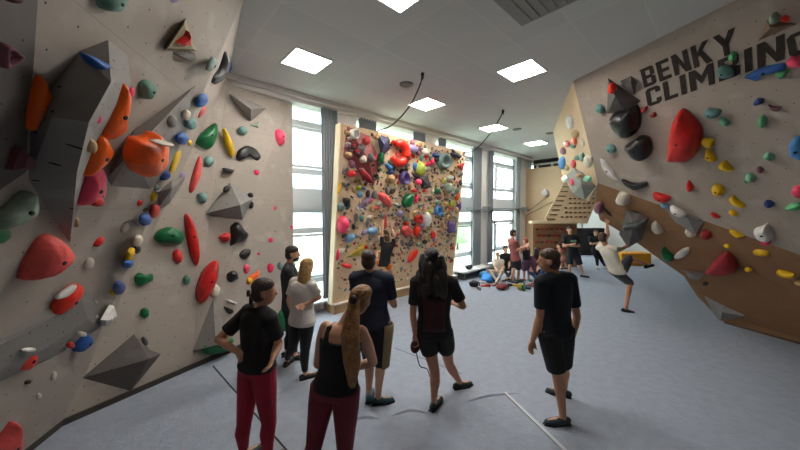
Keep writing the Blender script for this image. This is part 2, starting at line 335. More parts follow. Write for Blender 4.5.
def cable(pts, lb, hook):
    w_ = spline(pts, 8); V, F = tube(w_, .014, 8); o = mesh('cord', V, F, mat('2c2a2a', .6), smooth=True)
    V, F = tube([pts[0]+UP*.05, pts[0]-UP*.02, pts[0]-UP*.10], [.02, .03, .018]); h = mesh('ceiling_hook', V, F, mat('3a3836', .5, metal=.5), smooth=True)
    e = empty('hanging_cable', pts[0], label=lb, cat='cable'); adopt(e, o, h)
a = cei(422.5, 73); e_ = G.hit(377, 131, .02); cable([a, at(420, 85, a.dot(FH)-.0), at(409, 107, (a.dot(FH)+e_.dot(FH))/2), at(392, 125, e_.dot(FH)-.3), e_], 'black cable hanging from the ceiling to the top of the centre board', 1)
a = cei(503, 110); e_ = G.hit(464, 153, .02); cable([a, at(500, 118, a.dot(FH)), at(489, 135, (a.dot(FH)+e_.dot(FH))/2), at(475, 150, e_.dot(FH)-.1), e_], 'black cable hanging from the ceiling to the right corner of the centre board', 1)
# floor strips
def strip(name, a, b_, w_, h, m, lb, cat):
    d = (b_-a).normalized(); s = UP.cross(d)*w_/2; v, f = prism([a-s, b_-s, b_+s, a+s], UP*h); o = mesh(name, v, f, m); recenter(o, (a+b_)/2); tag(o, lb, cat)
strip('floor_joint', flr(213, 366, .002), flr(330, 500, .002), .016, .004, mat('24262a', .8), 'thin dark joint line between mats on the left floor', 'mat joint')
strip('floor_strip', flr(505, 393, .002), flr(590, 475, .002), .035, .012, mat('c2c6c8', .5), 'long pale strip lying on the mat left of the man in black', 'strip')
strip('floor_joint', flr(395, 348, .002), flr(560, 412, .002)*.5+flr(395, 348, .002)*.5, .008, .003, mat('5c6268', .8), 'faint mat joint running behind the long-haired visitor', 'mat joint')
# wrinkles in the matting
for k, (a, b_, c_, lb) in enumerate((((385, 420), (410, 411), (432, 416), 'raised wrinkle in the mat between the two visitors in shorts'), ((458, 406), (490, 396), (530, 394), 'raised wrinkle in the mat right of the long-haired visitor'), ((340, 424), (365, 418), (385, 421), 'raised wrinkle in the mat beside the ponytailed visitor'))):
    pts = spline([flr(*a, -.018), flr(*b_, -.012), flr(*c_, -.018)], 10); n = len(pts)
    V, F = tube(pts, [.028*math.sin(math.pi*(i+.5)/n)+.004 for i in range(n)], 12); o = mesh('mat_wrinkle', V, F, fm, smooth=True); recenter(o, pts[n//2]); tag(o, lb, 'wrinkle')
# ---------------------------------------------------------------- painted lettering on the right wall
def letters():
    W = .20
    def bar(x0, y0, x1, y1): return [(x0, y0), (x1, y0), (x1, y1), (x0, y1)]
    L = {}
    L['B'] = [bar(0, 0, W, 1), bar(W, 0, .5, .17), bar(W, .42, .5, .58), bar(W, .83, .5, 1), [(.5, 0), (.62, .08), (.62, .42), (.5, .5), (.42, .42), (.42, .08)], [(.5, .5), (.60, .58), (.60, .92), (.5, 1), (.42, .92), (.42, .58)]]
    L['E'] = [bar(0, 0, W, 1), bar(W, 0, .56, .18), bar(W, .42, .52, .59), bar(W, .82, .56, 1)]
    L['N'] = [bar(0, 0, W, 1), bar(.46, 0, .66, 1), [(W, 1), (W, .62), (.46, 0), (.46, .38)]]
    L['K'] = [bar(0, 0, W, 1), [(W, .40), (W, .62), (.44, 1), (.68, 1)], [(.26, .52), (.40, .66), (.70, 0), (.46, 0)]]
    L['Y'] = [bar(.25, 0, .45, .45), [(.25, .45), (.45, .45), (.20, 1), (-.02, 1)], [(.25, .45), (.45, .45), (.72, 1), (.50, 1)]]
    L['C'] = [bar(0, .12, W, .88), [(0, .12), (.12, 0), (.5, 0), (.62, .12), (.62, .18), (W, .18), (W, .12)], [(0, .88), (.12, 1), (.5, 1), (.62, .88), (.62, .82), (W, .82)], bar(.42, .12, .62, .34), bar(.42, .66, .62, .88)]
    L['L'] = [bar(0, 0, W, 1), bar(W, 0, .52, .18)]
    L['I'] = [bar(0, 0, W, 1)]
    L['M'] = [bar(0, 0, W, 1), bar(.62, 0, .82, 1), [(W, 1), (W, .62), (.41, .2), (.41, .58)], [(.62, 1), (.62, .62), (.41, .2), (.41, .58)]]
    L['G'] = L['C'][:3]+[bar(.42, .12, .62, .50), bar(.32, .38, .62, .52), bar(.42, .66, .62, .88)]
    return L
LT = letters(); wd = {'B': .62, 'E': .56, 'N': .66, 'K': .70, 'Y': .72, 'C': .62, 'L': .52, 'I': .2, 'M': .82, 'G': .62}
sign = empty('wall_lettering', D.hit(700, 60), label='large dark brown painted words BENKY CLIMBING on the upper right wall', cat='lettering')
def word(s, bl, br__, tl, gap=.13):
    o = D.hit(*bl, .004); ex = D.hit(*br__, .004)-o; up = D.hit(*tl, .004)-o
    tot = sum(wd[c] for c in s)+gap*(len(s)-1); x = 0
    for ch in s:
        V, F = [], []
        for q in LT[ch]:
            pts = [o+ex*((x+a)/tot)+up*b_ for a, b_ in q]; v, f = prism(pts, D.n*.003); k = len(V); V += v; F += [tuple(i+k for i in g) for g in f]
        m = mesh('letter_'+ch.lower(), V, F, mat('2b211b', .8, .3, 6)); adopt(sign, m); x += wd[ch]+gap
word('BENKY', (644.5, 88), (739, 51), (640, 70))
word('CLIMBIN', (648, 107), (785, 59), (645, 90))
g0 = D.hit(785, 59); 
word('G', (790, 58), (813, 49), (786, 37))
# ---------------------------------------------------------------- climbing holds and volumes
CR = {'red': 'cc2420', 'orange': 'ff6212', 'pink': 'ee4a6c', 'hotpink': 'e83460', 'green': '0c6a3c', 'sage': '5f8878', 'teal': '6a9490', 'mint': '78b898', 'blue': '2a5fa8', 'navy': '2b4480',
 'yellow': 'e2b414', 'black': '1d1b1c', 'grey': '7b7976', 'dgrey': '5a5757', 'cream': 'cfc6b4', 'white': 'e0dcd6', 'maroon': '5a2c38', 'mauve': '80505e', 'brown': '8a6238', 'wood': 'd8b074', 'dred': '9c1f26',
 'purple': '5f4a86', 'lav': '8f83a8', 'tan': 'b79468', 'coral': 'de5450', 'skyblue': '4a86c0', 'olive': 'a8b440', 'dbrown': '4a352a', 'redfl': 'e8321e', 'lgreen': '5cae78', 'greygreen': '8fa08c', 'lblue': '7ca6c8', 'charcoal': '343236', 'gteal': '6d8580'}
SHINY = {'orange', 'black', 'red', 'green', 'redfl', 'pink'}
def cm_(c): return mat(CR[c], .32 if c in SHINY else .6, .16, 9, .25, 35, name='hold_'+c)
GREYV = wallmat('grey_volume', '8b8783', grid=.14, dot=.045, var=.05, chalk=.10)
DGREYV = wallmat('dark_grey_volume', '625d5a', grid=.16, dot=.04, var=.05, chalk=.04)
bolt_m = mat('151515', .5, metal=.5)
def pl(px, py):
    if px < 320:
        if px < 60+(426-py)*.415: return A
        if px < 60+(426-py)*.479: return B2
        if px < 190+(369-py)*.129: return B1
        return C
    if px < 480: return G
    if px > 598 and py > 183+(px-598)*.356: return Fp
    if px < 573+(py-81)*.245: return E
    return D
def to_px(q):
    v = CM.transposed() @ (q-EYE); return 400+FPX*v.x/-v.z, 225-FPX*v.y/-v.z
def outline(shape, smooth=True):
    if len(shape) == 5 and not isinstance(shape[0], tuple):
        cx, cy, rx, ry, a = shape; a = math.radians(a)
        return [(cx+rx*math.cos(t)*math.cos(a)-ry*math.sin(t)*math.sin(a), cy+rx*math.cos(t)*math.sin(a)+ry*math.sin(t)*math.cos(a)) for t in [2*math.pi*k/22 for k in range(22)]]
    p = list(shape)
    if smooth:
        for _ in range(2):
            q = []
            for i in range(len(p)):
                a, b_ = p[i], p[(i+1) % len(p)]; q += [(a[0]*.8+b_[0]*.2, a[1]*.8+b_[1]*.2), (a[0]*.2+b_[0]*.8, a[1]*.2+b_[1]*.8)]
            p = q
    return p
PROF = {'dome': ((1, 0), (1, .22), (.93, .5), (.78, .78), (.55, .93), (.28, 1)), 'slab': ((1, 0), (1, .55), (.9, .9), (.6, 1), (.3, .98)), 'cone': ((1, 0), (.95, .2), (.72, .5), (.45, .78), (.2, .96)),
 'facet': ((1, 0), (.96, .45), (.55, .95)), 'jug': ((1, 0), (1, .45), (.93, .85), (.8, 1), (.62, .9), (.42, .5), (.2, .42)), 'cup': ((1, 0), (1.04, .4), (1, .8), (.9, 1), (.74, .92), (.55, .45), (.25, .3))}
def build(name, base, c, n, h, style, m, skew=None, seed=0, lump=.10, flat=False):
    rnd = random.Random(seed); N_ = len(base); V, F = [], []; pr = PROF[style]; skew = skew or Vector((0, 0, 0))
    ph = [rnd.uniform(0, 6.28) for _ in range(3)]
    for j, (s, z) in enumerate(pr):
        for i, p in enumerate(base):
            k = 1+lump*(math.sin(3*2*math.pi*i/N_+ph[0]+z*2)+.6*math.sin(5*2*math.pi*i/N_+ph[1]-z*3))*z*(1-.3*s)
            V.append(c+(p-c)*s*k+n*h*z*(1+lump*.5*math.sin(2*math.pi*i/N_+ph[2]))+skew*z*h - n*(.012 if j == 0 else 0))
    V.append(c+n*h*(pr[-1][1]*1.02)+skew*h*pr[-1][1])
    for j in range(len(pr)-1):
        for i in range(N_): F.append((j*N_+i, j*N_+(i+1) % N_, (j+1)*N_+(i+1) % N_, (j+1)*N_+i))
    l = (len(pr)-1)*N_; F += [(l+i, l+(i+1) % N_, len(V)-1) for i in range(N_)]; F.append(tuple(range(N_-1, -1, -1)))
    o = mesh(name, V, F, m, smooth=not flat); recenter(o, c); return o
def disc(name, c, n, r, m, parent, h=.006):
    a = n.orthogonal().normalized(); b_ = n.cross(a); V = []
    for z in (-.01, h):
        for k in range(10): V.append(c+(a*math.cos(k*.6283)+b_*math.sin(k*.6283))*r*(1 if z < 0 else .8)+n*z)
    F = [tuple(range(10, 20)), tuple(range(9, -1, -1))]+[(k, (k+1) % 10, (k+1) % 10+10, k+10) for k in range(10)]
    o = mesh(name, V, F, m); adopt(parent, o); return o
SEED = [0]
def hold(label, col, shape, h=None, style='dome', plane=None, off=0, group=None, skew=(0, 0), name='climbing_hold', bolt=True, cat='climbing hold', extra=()):
    SEED[0] += 1; p2 = outline(shape, style != 'facet'); cx = sum(p[0] for p in p2)/len(p2); cy = sum(p[1] for p in p2)/len(p2)
    pn = plane or pl(cx, cy); base = [pn.hit(x, y, off) for x, y in p2]; c = pn.hit(cx, cy, off)
    rm = min((p-c).length for p in base); ra = sum((p-c).length for p in base)/len(base)
    h = h if h is not None else min(.9*ra, 1.3*rm)
    if style in ('dome', 'cone', 'slab'): h = min(h, 1.25*rm+.02)
    # foreshortening: the body standing off the wall makes up part of the seen outline, so the footprint is smaller
    px_ = to_px(c+pn.n*h); p0 = to_px(c); dx, dy = px_[0]-p0[0], px_[1]-p0[1]; Lp = math.hypot(dx, dy)
    if Lp > .5:
        ux, uy = dx/Lp, dy/Lp; pr_ = [(x-cx)*ux+(y-cy)*uy for x, y in p2]; ext = max(abs(t) for t in pr_)
        if Lp > ext*.9: h *= ext*.9/Lp; Lp = ext*.9
        sc = max(.6, 1-.32*Lp/ext); q2 = []
        for (x, y), t in zip(p2, pr_): dt = t*(sc-1)-.32*Lp; q2.append((x+ux*dt, y+uy*dt))
        p2 = q2; base = [pn.hit(x, y, off) for x, y in p2]; c = pn.hit(cx-ux*.32*Lp, cy-uy*.32*Lp, off); ra = sum((p-c).length for p in base)/len(base)
    sk = pn.e1*skew[0]+pn.e2*skew[1]
    o = build(name, base, c, pn.n, h, style, cm_(col), sk, SEED[0], flat=style == 'facet')
    tag(o, label, cat, group)
    if bolt and ra > .07: disc('bolt', c+pn.n*h*(.42 if style in ('jug', 'cup') else 1.0)*(1.0)+sk*h, pn.n, min(.018, ra*.16), bolt_m, o)
    for ecol, eshape, eh, eoff in extra:                          # coloured insert moulded on the hold
        q2 = outline(eshape); ex_, ey_ = sum(x for x, y in q2)/len(q2), sum(y for x, y in q2)/len(q2); q2 = [(ex_+(x-ex_)*.85, ey_+(y-ey_)*.85) for x, y in q2]; q = [pn.hit(x, y, off+eoff) for x, y in q2]; cc = pn.hit(sum(x for x, y in q2)/len(q2), sum(y for x, y in q2)/len(q2), off+eoff)
        e = build('insert', q, cc, pn.n, eh*.4, 'dome', cm_(ecol), None, SEED[0]); adopt(o, e)
    return o
def vol(label, m, base, tops, faces=None, plane=None, group=None, bev=.004, name='climbing_volume'):
    cx = sum(p[0] for p in base)/len(base); cy = sum(p[1] for p in base)/len(base); pn = plane or pl(cx, cy)
    n = len(base); V = [pn.hit(x, y, 0) for x, y in base]+[pn.hit(x, y, o_) for x, y, o_ in tops]
    if faces is None: faces = [(i, (i+1) % n, n) for i in range(n)]
    back = [v-pn.n*.02 for v in V[:n]]; k = len(V); V += back
    F = list(faces)+[(i, (i+1) % n, (i+1) % n+k, i+k) for i in range(n)]+[tuple(range(k+n-1, k-1, -1))]
    c = pn.hit(cx, cy); o = mesh(name, V, F, m, uvp=pn); recenter(o, c); tag(o, label, 'climbing volume', group)
    return o
H, Vv = hold, vol
# --- left wall volumes
Vv('huge dark grey volume filling the top left edge of the picture', DGREYV, [(-140, -40), (39, -20), (34, 60), (28, 130), (26, 172), (0, 190), (-140, 215)], [(-60, 20, .12), (-20, 150, .12)], [(0, 1, 7), (1, 2, 7), (2, 3, 7), (3, 4, 8), (4, 5, 8), (5, 6, 8), (6, 0, 8), (0, 7, 8), (3, 8, 7)])
Vv('large many-sided grey volume with a blue hold on its upper facet', GREYV, [(80, 51), (108, 40), (128, 56), (131, 84), (122, 118), (100, 150), (88, 178), (70, 243), (29, 180), (30, 133), (49, 90)], [(111, 82, .28), (89, 122, .30), (77, 172, .22), (52, 117, .14)],
   [(0, 1, 11), (1, 2, 11), (2, 3, 11), (3, 4, 11), (4, 12, 11), (4, 5, 12), (5, 13, 12), (5, 6, 13), (6, 7, 13), (7, 8, 13), (8, 14, 13), (14, 12, 13), (8, 9, 14), (9, 10, 14), (10, 0, 14), (0, 11, 14), (14, 11, 12)])
Vv('broad grey volume behind the biggest orange ball hold', GREYV, [(196, 85), (133, 131), (107, 178), (111, 186), (150, 189), (166, 178), (184, 132)], [(132, 152, .15), (168, 150, .12)],
   [(0, 1, 7), (0, 7, 8), (1, 2, 7), (2, 3, 7), (3, 4, 7), (4, 8, 7), (4, 5, 8), (5, 6, 8), (6, 0, 8)])
Vv('slim grey volume wedged behind the lower orange ball at the fold of the left wall', GREYV, [(158, 209), (158, 192), (172, 180), (192, 172), (186, 184), (170, 205)], [(172, 188, .12)], plane=B2)
Vv('low flat grey volume at the lower left under the red and white hold', GREYV, [(-40, 362), (82, 286), (97, 305), (101, 327), (52, 358), (-40, 400)], [(20, 336, .06), (82, 300, .06), (88, 320, .06), (46, 348, .06), (-20, 380, .06)],
   [(0, 1, 7, 6), (1, 2, 7), (2, 3, 8, 7), (3, 4, 9, 8), (4, 5, 10, 9), (5, 0, 6, 10), (6, 7, 8, 9, 10)])
Vv('kite-shaped dark grey volume low on the left wall near the mat', DGREYV, [(82, 378), (134, 334), (150, 350), (161, 354), (131, 391)], [(149, 359, .22)])
Vv('tall pointed grey volume above the dark green hold at the floor', GREYV, [(213, 296), (222, 316), (230, 345), (193, 351)], [(216, 345, .22)], plane=C)
Vv('diamond-shaped grey volume in the middle of the end wall with black holds on it', GREYV, [(207, 213), (230, 183), (256, 197), (252, 206), (243, 222)], [(240, 205, .28)])
Vv('pointed grey pyramid volume near the top of the end wall', GREYV, [(230, 94), (268, 108), (251, 121)], [(251, 109, .22)])
Vv('small wooden triangle volume with a red hold inside, high on the left wall', mat('8f8468', .8, .1, 4), [(186, 18), (164, 50), (197, 51)], [(184, 24, .07), (168, 48, .07), (193, 49, .07)], [(0, 1, 4, 3), (1, 2, 5, 4), (2, 0, 3, 5), (3, 4, 5)])
Vv('small grey triangle volume at the right edge of the end wall', mat(CR['gteal'], .7), [(282, 219), (293, 212), (293, 221)], [(290, 219, .06)])
Vv('tiny pale triangle volume below the pyramid on the end wall', mat(CR['greygreen'], .7), [(250, 125), (260, 119), (260, 130)], [(257, 126, .05)])
Vv('small teal triangle volume right of the big black holds', mat(CR['teal'], .7), [(253, 246), (264, 238), (265, 242)], [(261, 242, .05)])
# --- left wall holds (near part)
H('orange dome hold partly behind the dark volume at the left edge', 'orange', [(36, 72), (45, 84), (55, 98), (56, 110), (48, 124), (30, 134), (26, 120), (29, 90)], .20)
H('tall orange pinch hold on the right rim of the many-sided volume', 'orange', [(121, 78), (129, 92), (128, 108), (123, 120), (127, 134), (114, 142), (102, 138), (101, 128), (106, 110), (113, 92)], .20, off=.1)
H('orange blob hold just above the pink one', 'orange', [(98, 133), (110, 141), (115, 150), (112, 161), (100, 169), (84, 177), (83, 169), (88, 152)], .16, off=.1)
H('biggest orange ball hold with a pale rim, middle of the left wall', 'orange', [(125, 150), (128, 136), (146, 138), (157, 132), (171, 146), (172, 160), (165, 172), (148, 179), (135, 172), (126, 160)], .26, off=.15, extra=[('cream', (160, 142, 11, 2.5, 6), .16, .14)])
H('pink slab hold hanging under the orange blob', 'pink', [(104, 164), (108, 185), (105, 200), (92, 202), (76, 206), (75, 199), (85, 180), (86, 172)], .14, off=.06, extra=[('red', (95, 201, 8, 6, -10), .1, .05)])
H('large coral red mound hold at the left edge above the red and white hold', 'coral', [(17, 279), (22, 264), (34, 246), (43, 237), (55, 235), (65, 243), (78, 252), (76, 259), (60, 267), (40, 276), (24, 280)], .2)
H('grey green pipe-shaped hold at the left edge', 'greygreen', [(-12, 214), (10, 206), (20, 197), (33, 193), (40, 200), (36, 213), (22, 223), (5, 229), (-12, 232)], .16, skew=(0, .2), extra=[('green', (0, 236, 13, 8, -20), .05, 0)])
H('red and white curved hold with an orange knob at the lower left', 'redfl', [(46, 314), (54, 300), (65, 289), (80, 284), (86, 288), (83, 297), (73, 300), (70, 309), (62, 309), (52, 315)], .09, extra=[('white', (66, 292, 14, 3, -36), .07, .04), ('orange', (68, 305, 5, 4, 0), .06, .05)])
H('blue hold with a cream top and a red tip at the lower left', 'blue', [(70, 351), (79, 337), (86, 331), (95, 339), (92, 346), (81, 352)], .12, extra=[('cream', (82, 334, 4, 3, 0), .06, .07), ('red', (70, 345, 4, 4, 0), .06, .03)])
H('red fluorescent hold with a pale top near the bottom left edge', 'redfl', [(17, 357), (24, 350), (37, 348), (39, 358), (33, 367), (25, 372), (18, 370)], .12, extra=[('white', (29, 350, 8, 2.5, -8), .04, .08)])
H('red pointed hold at the bottom left corner', 'coral', [(-14, 452), (8, 430), (18, 420), (20, 432), (20, 455), (8, 470), (-14, 470)], .16)
H('sage green hold cut by the top edge above the left wall', 'sage', (113, 0, 17, 12, 0), .14)
H('sage green rounded hold right of the many-sided volume', 'sage', [(138, 82), (147, 79), (158, 87), (156, 93), (148, 100), (140, 98)], .12)
H('blue streaked hold on the upper facet of the many-sided volume', 'blue', [(80, 52), (92, 56), (106, 62), (117, 70), (112, 75), (101, 71), (88, 64)], .05, off=.14)
H('dusty mauve jug on the dark volume at the left edge', 'mauve', [(-5, 42), (8, 44), (20, 54), (23, 58), (8, 64), (-5, 67)], .12, 'jug', off=.12)
H('dark maroon pyramid hold under the dark volume at the left edge', 'maroon', [(7, 169), (13, 152), (19, 146), (31, 155), (37, 163), (32, 171)], .14, 'facet', off=.06)
H('dark maroon sliver hold cut by the top left corner', 'maroon', (14, -2, 12, 5, 10), .1, off=.12)
H('round pink hold on the dark face of the many-sided volume', 'pink', (96, 97, 7, 7, 0), .07, 'jug', off=.22)
H('small dark pink hold left of the tall orange pinch', 'hotpink', (98, 119, 4, 5, 0), .05, off=.22)
H('flat dark maroon hold on the dark face of the many-sided volume', 'maroon', [(72, 114), (90, 118), (90, 122), (82, 121)], .04, off=.2)
H('small pink hold tucked behind the tall orange pinch', 'pink', (131, 93, 4, 6, 10), .06)
H('small grey brown pebble hold left of the orange blob', 'tan', (92, 146, 5, 8, -20), .06, off=.2)
H('small tan hold right of the tip of the many-sided volume', 'tan', (76, 222, 4, 6, -20), .05)
H('small lavender hold cut by the top edge near the wooden triangle', 'lav', (174, 0, 4, 3, 0), .05)
for lb, cl_, sh in (('small cream hold between the coral mound and the left fold', 'cream', (125, 228, 6, 4, -50)), ('small cream knob hold below the pale red hold', 'cream', (89, 264, 5, 7, 30)), ('small red and white hold right of the coral mound', 'red', (99, 242, 7, 3, -35)),
   ('white pebble hold nearest the floor on the near left wall', 'white', (39, 396, 3, 3, 0)), ('white pebble hold below the kite volume tip at the left', 'cream', (54, 376, 3, 5, 30)), ('dark chip hold beside the white pebble at the lower left', 'dbrown', (28, 382, 4, 2, -20)),
   ('tiny white chip hold on the right of the low flat volume', 'white', (96, 302, 2, 2, 40)), ('tiny white chip hold above the kite volume', 'white', (96, 317, 2.5, 2.5, 0)), ('tiny red hold left of the fold near the yellow hold', 'red', (140, 203, 3.5, 2.5, -40)),
   ('small dark brown hold near the fold above the blue pair', 'dbrown', (146, 210, 3, 2, -20)), ('grey rock hold on the broad grey volume', 'grey', (172, 122, 6, 6, 0)), ('small grey white rock hold at the tip of the broad grey volume', 'cream', (187, 115, 4, 5, 0)),
   ('tiny grey streak hold beside the kite volume', 'dgrey', (145, 341, 3, 5, -30))): H(lb, cl_, sh, bolt=False, off=.08 if 'rock' in lb else 0)
H('red hold set inside the small wooden triangle', 'red', [(175, 42), (186, 36), (188, 31), (191, 46), (181, 46)], .06, 'facet', off=.07, bolt=False)
H('grey rock hold under the small wooden triangle', 'grey', [(170, 52), (196, 52), (196, 61), (189, 62), (181, 57)], .08, bolt=False)
# --- holds along the fold and on the end wall
FOLD = [('blue hold high beside the tip of the broad grey volume', 'blue', [(196, 107), (199, 96), (206, 93), (209, 101), (204, 107)]), ('red hold just below the high blue hold', 'red', [(197, 119), (201, 109), (207, 106), (205, 114)]),
 ('pale teal hold left of the big green one', 'teal', (192, 124, 5, 6, 0)), ('round blue hold between the orange ball and the big green hold', 'blue', (183, 139, 6, 6, 0)), ('tiny yellow hold beside the round blue one', 'yellow', (190, 143, 2.5, 3, 0)),
 ('slim yellow hold right of the orange ball', 'yellow', [(182, 150), (181, 158), (172, 174), (168, 177), (170, 168), (177, 153)]), ('blue hold at the lower right of the orange ball', 'navy', (164, 175, 7, 6, 0)), ('grey lavender hold on the slim grey volume', 'lav', (181, 176, 5, 5, 20)),
 ('yellow hold on the fold above the red one', 'yellow', (154, 197, 4, 5, 20)), ('red hold on the fold under the yellow one', 'red', [(150, 218), (152, 206), (158, 203), (161, 210), (157, 219)]), ('small blue hold left of the red fold hold', 'blue', (146, 220, 6, 6, -40)),
 ('cream hold on the lower fold', 'cream', (139, 241, 4, 6, 20)), ('dark small hold right of the cream fold hold', 'charcoal', (138, 250, 3, 4, 20)), ('slim yellow hold low on the fold', 'yellow', (131, 255, 3, 8, 25)), ('round blue hold low on the fold', 'blue', (129, 264, 5, 4, -20)),
 ('blue hold with a yellow foot beside it, lowest on the fold', 'navy', (120, 288, 5.5, 7, 10)), ('small yellow hold touching the lowest blue fold hold', 'yellow', (113, 292, 3.5, 3.5, 0)), ('tiny green hold on the upper fold line', 'gteal', (157, 188, 3, 3, 0))]
for lb, c_, sh in FOLD: H(lb, c_, sh, bolt=False)
H('white and brown triangle hold low on the fold', 'white', [(114, 305), (118, 316), (108, 317), (103, 326), (103, 320)], .08, 'facet', bolt=False)
CW = [('dark green two-lobed hold under the end of the near left wall', 'green', [(134, 276), (139, 272), (146, 275), (154, 273), (155, 280), (149, 282), (140, 287), (135, 283)], None), ('small dark green hold above the kite volume', 'green', (145, 313, 5, 5, -40), None),
 ('big dark green teardrop hold beside the long red one', 'green', [(153, 237), (158, 230), (170, 226), (181, 230), (187, 238), (181, 245), (166, 243), (157, 242)], .16), ('long thin red hold in the middle of the left wall', 'red', [(187, 212), (193, 221), (199, 236), (201, 262), (196, 266), (190, 254), (185, 232), (184, 216)], .10),
 ('small round red hold below the dark green teardrop', 'red', (178, 256, 5.5, 7, -20), .08), ('blue grey cup hold above the long red hold', 'teal', [(196, 194), (204, 192), (209, 196), (206, 203), (199, 203)], .08), ('long pinkish red hold under the big green one', 'coral', [(201, 154), (203, 162), (201, 174), (195, 190), (190, 194), (189, 186), (195, 167)], .07),
 ('big dark green wedge hold with bolt holes on the upper left wall', 'green', [(192, 141), (205, 130), (217, 121), (219, 127), (218, 139), (210, 150), (199, 146)], .16), ('pale teal dome hold under the big green wedge', 'teal', (209, 161, 5.5, 5, 0), .07),
 ('grey green diamond hold near the ceiling on the left wall', 'gteal', [(213, 56), (219, 62), (215, 69), (207, 72), (208, 66)], .1), ('slate spike hold with a red base near the ceiling', 'charcoal', [(225, 48), (229, 62), (228, 76), (220, 83), (212, 84), (214, 76), (221, 68)], .12),
 ('navy knob hold at the ceiling end of the left wall', 'navy', (229, 67, 3, 5, 0), .08), ('small teal dome hold left of the pyramid point', 'teal', [(238, 128), (244, 125), (249, 132), (245, 135), (239, 133)], .07), ('long yellow banana hold on the end wall', 'yellow', [(222, 129), (226, 128), (233, 143), (236, 156), (231, 157), (225, 144)], .07),
 ('pink cone hold at the top right of the end wall', 'pink', [(273, 131), (280, 127), (287, 136), (284, 146), (277, 147), (272, 141)], .2), ('tiny pink hold left of the pink cone', 'hotpink', (268, 137, 2.5, 3, 0), None), ('small pink hold under the pink cone', 'hotpink', (279, 152, 3.5, 3.5, 0), None),
 ('slim yellow hold with a red spot at the upper right of the end wall', 'yellow', [(273, 110), (278, 112), (283, 121), (279, 120), (273, 114)], .05), ('large black crescent hold below the pyramid', 'black', [(236, 158), (238, 150), (247, 145), (257, 148), (264, 157), (258, 163), (253, 156), (245, 157), (240, 161)], .12),
 ('brown wooden bar hold right of the black crescent', 'brown', [(267, 155), (272, 154), (277, 167), (273, 170)], .06), ('teal dome hold below the black crescent', 'teal', (263, 168, 5, 4.5, 0), .06), ('small pink hold left of the lower teal dome', 'hotpink', (256, 173, 4, 3.5, 0), None), ('flat black hold under the yellow banana', 'charcoal', [(222, 167), (236, 170), (233, 173), (224, 172)], .05),
 ('small pink hold above the wooden block', 'hotpink', (274, 182, 3, 3, 0), None), ('small wooden block hold at the right edge of the end wall', 'wood', [(278, 202), (281, 192), (287, 193), (285, 202)], .05), ('small pink hold between the diamond volume and the wooden block', 'hotpink', (274, 208, 3, 3.5, 0), None), ('tiny red hold right of the diamond volume', 'red', (269, 215, 1.5, 2, 0), None),
 ('small pink hold at the far right edge of the end wall', 'hotpink', (291, 227, 2.5, 3, 0), None), ('thin black crescent hold right of the diamond volume', 'black', [(257, 224), (262, 226), (268, 222), (265, 227), (259, 228)], .05), ('tiny black hold right of the thin crescent', 'black', (274, 231, 1.8, 3, -25), None),
 ('largest black three-pointed hold on the end wall', 'black', [(229, 247), (231, 236), (230, 226), (237, 221), (244, 228), (251, 234), (244, 242), (236, 243)], .14), ('red half-round hold left of the largest black hold', 'red', [(218, 237), (226, 232), (231, 233), (230, 241), (223, 242)], .09), ('second black hold below the three-pointed one', 'black', [(236, 256), (243, 248), (252, 249), (251, 255), (244, 261)], .09),
 ('small pink heart hold beside the teal triangle', 'hotpink', (270, 240, 3.5, 3, 0), None), ('small pink hold right of the second black hold', 'hotpink', (258, 254, 2.8, 2, 0), None), ('large red and pink flame-shaped hold on the lower end wall', 'red', [(221, 260), (219, 275), (211, 293), (202, 305), (197, 300), (196, 288), (203, 272), (213, 262)], .16),
 ('black two-lobed hold right of the flame-shaped hold', 'black', [(225, 274), (232, 270), (239, 272), (239, 279), (231, 283), (226, 280)], .1), ('pink hold above the black-shirted woman', 'pink', (246, 269, 4, 5, 0), None), ('pink hold left of the bearded man', 'hotpink', (270, 268, 4, 5, 0), None),
 ('small sage hold left of the flame-shaped hold', 'sage', (187, 280, 4, 5, 0), None), ('cream hold under the flame-shaped hold', 'cream', (215, 291, 5, 7, 30), None), ('white bar hold above the left woman', 'white', [(224, 298), (238, 303), (237, 305), (223, 300)], .05), ('black hold behind the left woman shoulder', 'black', [(222, 305), (236, 311), (231, 315), (226, 312)], .08),
 ('green oval hold low between the left woman and the blonde woman', 'green', (284, 321, 8, 13, 5), .12), ('small red hold left of the blonde woman hip', 'red', (284, 302, 3, 5, 0), None), ('grey blue hold beside the bearded man', 'gteal', (280, 266, 4, 4, 0), None), ('red tail hold below the slate spike', 'red', (216, 82, 3, 2.5, -20), None), ('tiny green hold under the pink cone', 'sage', (274, 144, 2, 2.5, 0), None)]
for lb, c_, sh, h_ in CW:
    H(lb, c_, sh, h_, 'dome' if 'bar' not in lb and 'block' not in lb else 'facet', bolt=h_ is not None and h_ > .09)
H('orange and yellow bow-shaped hold left of the left woman head', 'orange', [(245, 284), (247, 276), (255, 273), (260, 268), (261, 275), (254, 280), (249, 285)], .07, extra=[('yellow', (250, 280, 3.5, 3, 0), .05, .05)], bolt=False)
H('large flat dark green hold at the foot of the tall pointed volume', 'green', [(198, 346), (204, 340), (222, 337), (238, 340), (232, 350), (216, 355), (203, 354)], .2, plane=C)
for lb, sh in (('black chip hold on the upper edge of the diamond volume', (227, 189, 4, 3, -45)), ('black chip hold on the right corner of the diamond volume', (251, 195, 3, 2.5, 20)), ('black chip hold low on the right side of the diamond volume', (252, 205, 2, 3.5, 10))): H(lb, 'black', sh, .03, off=.08, bolt=False)
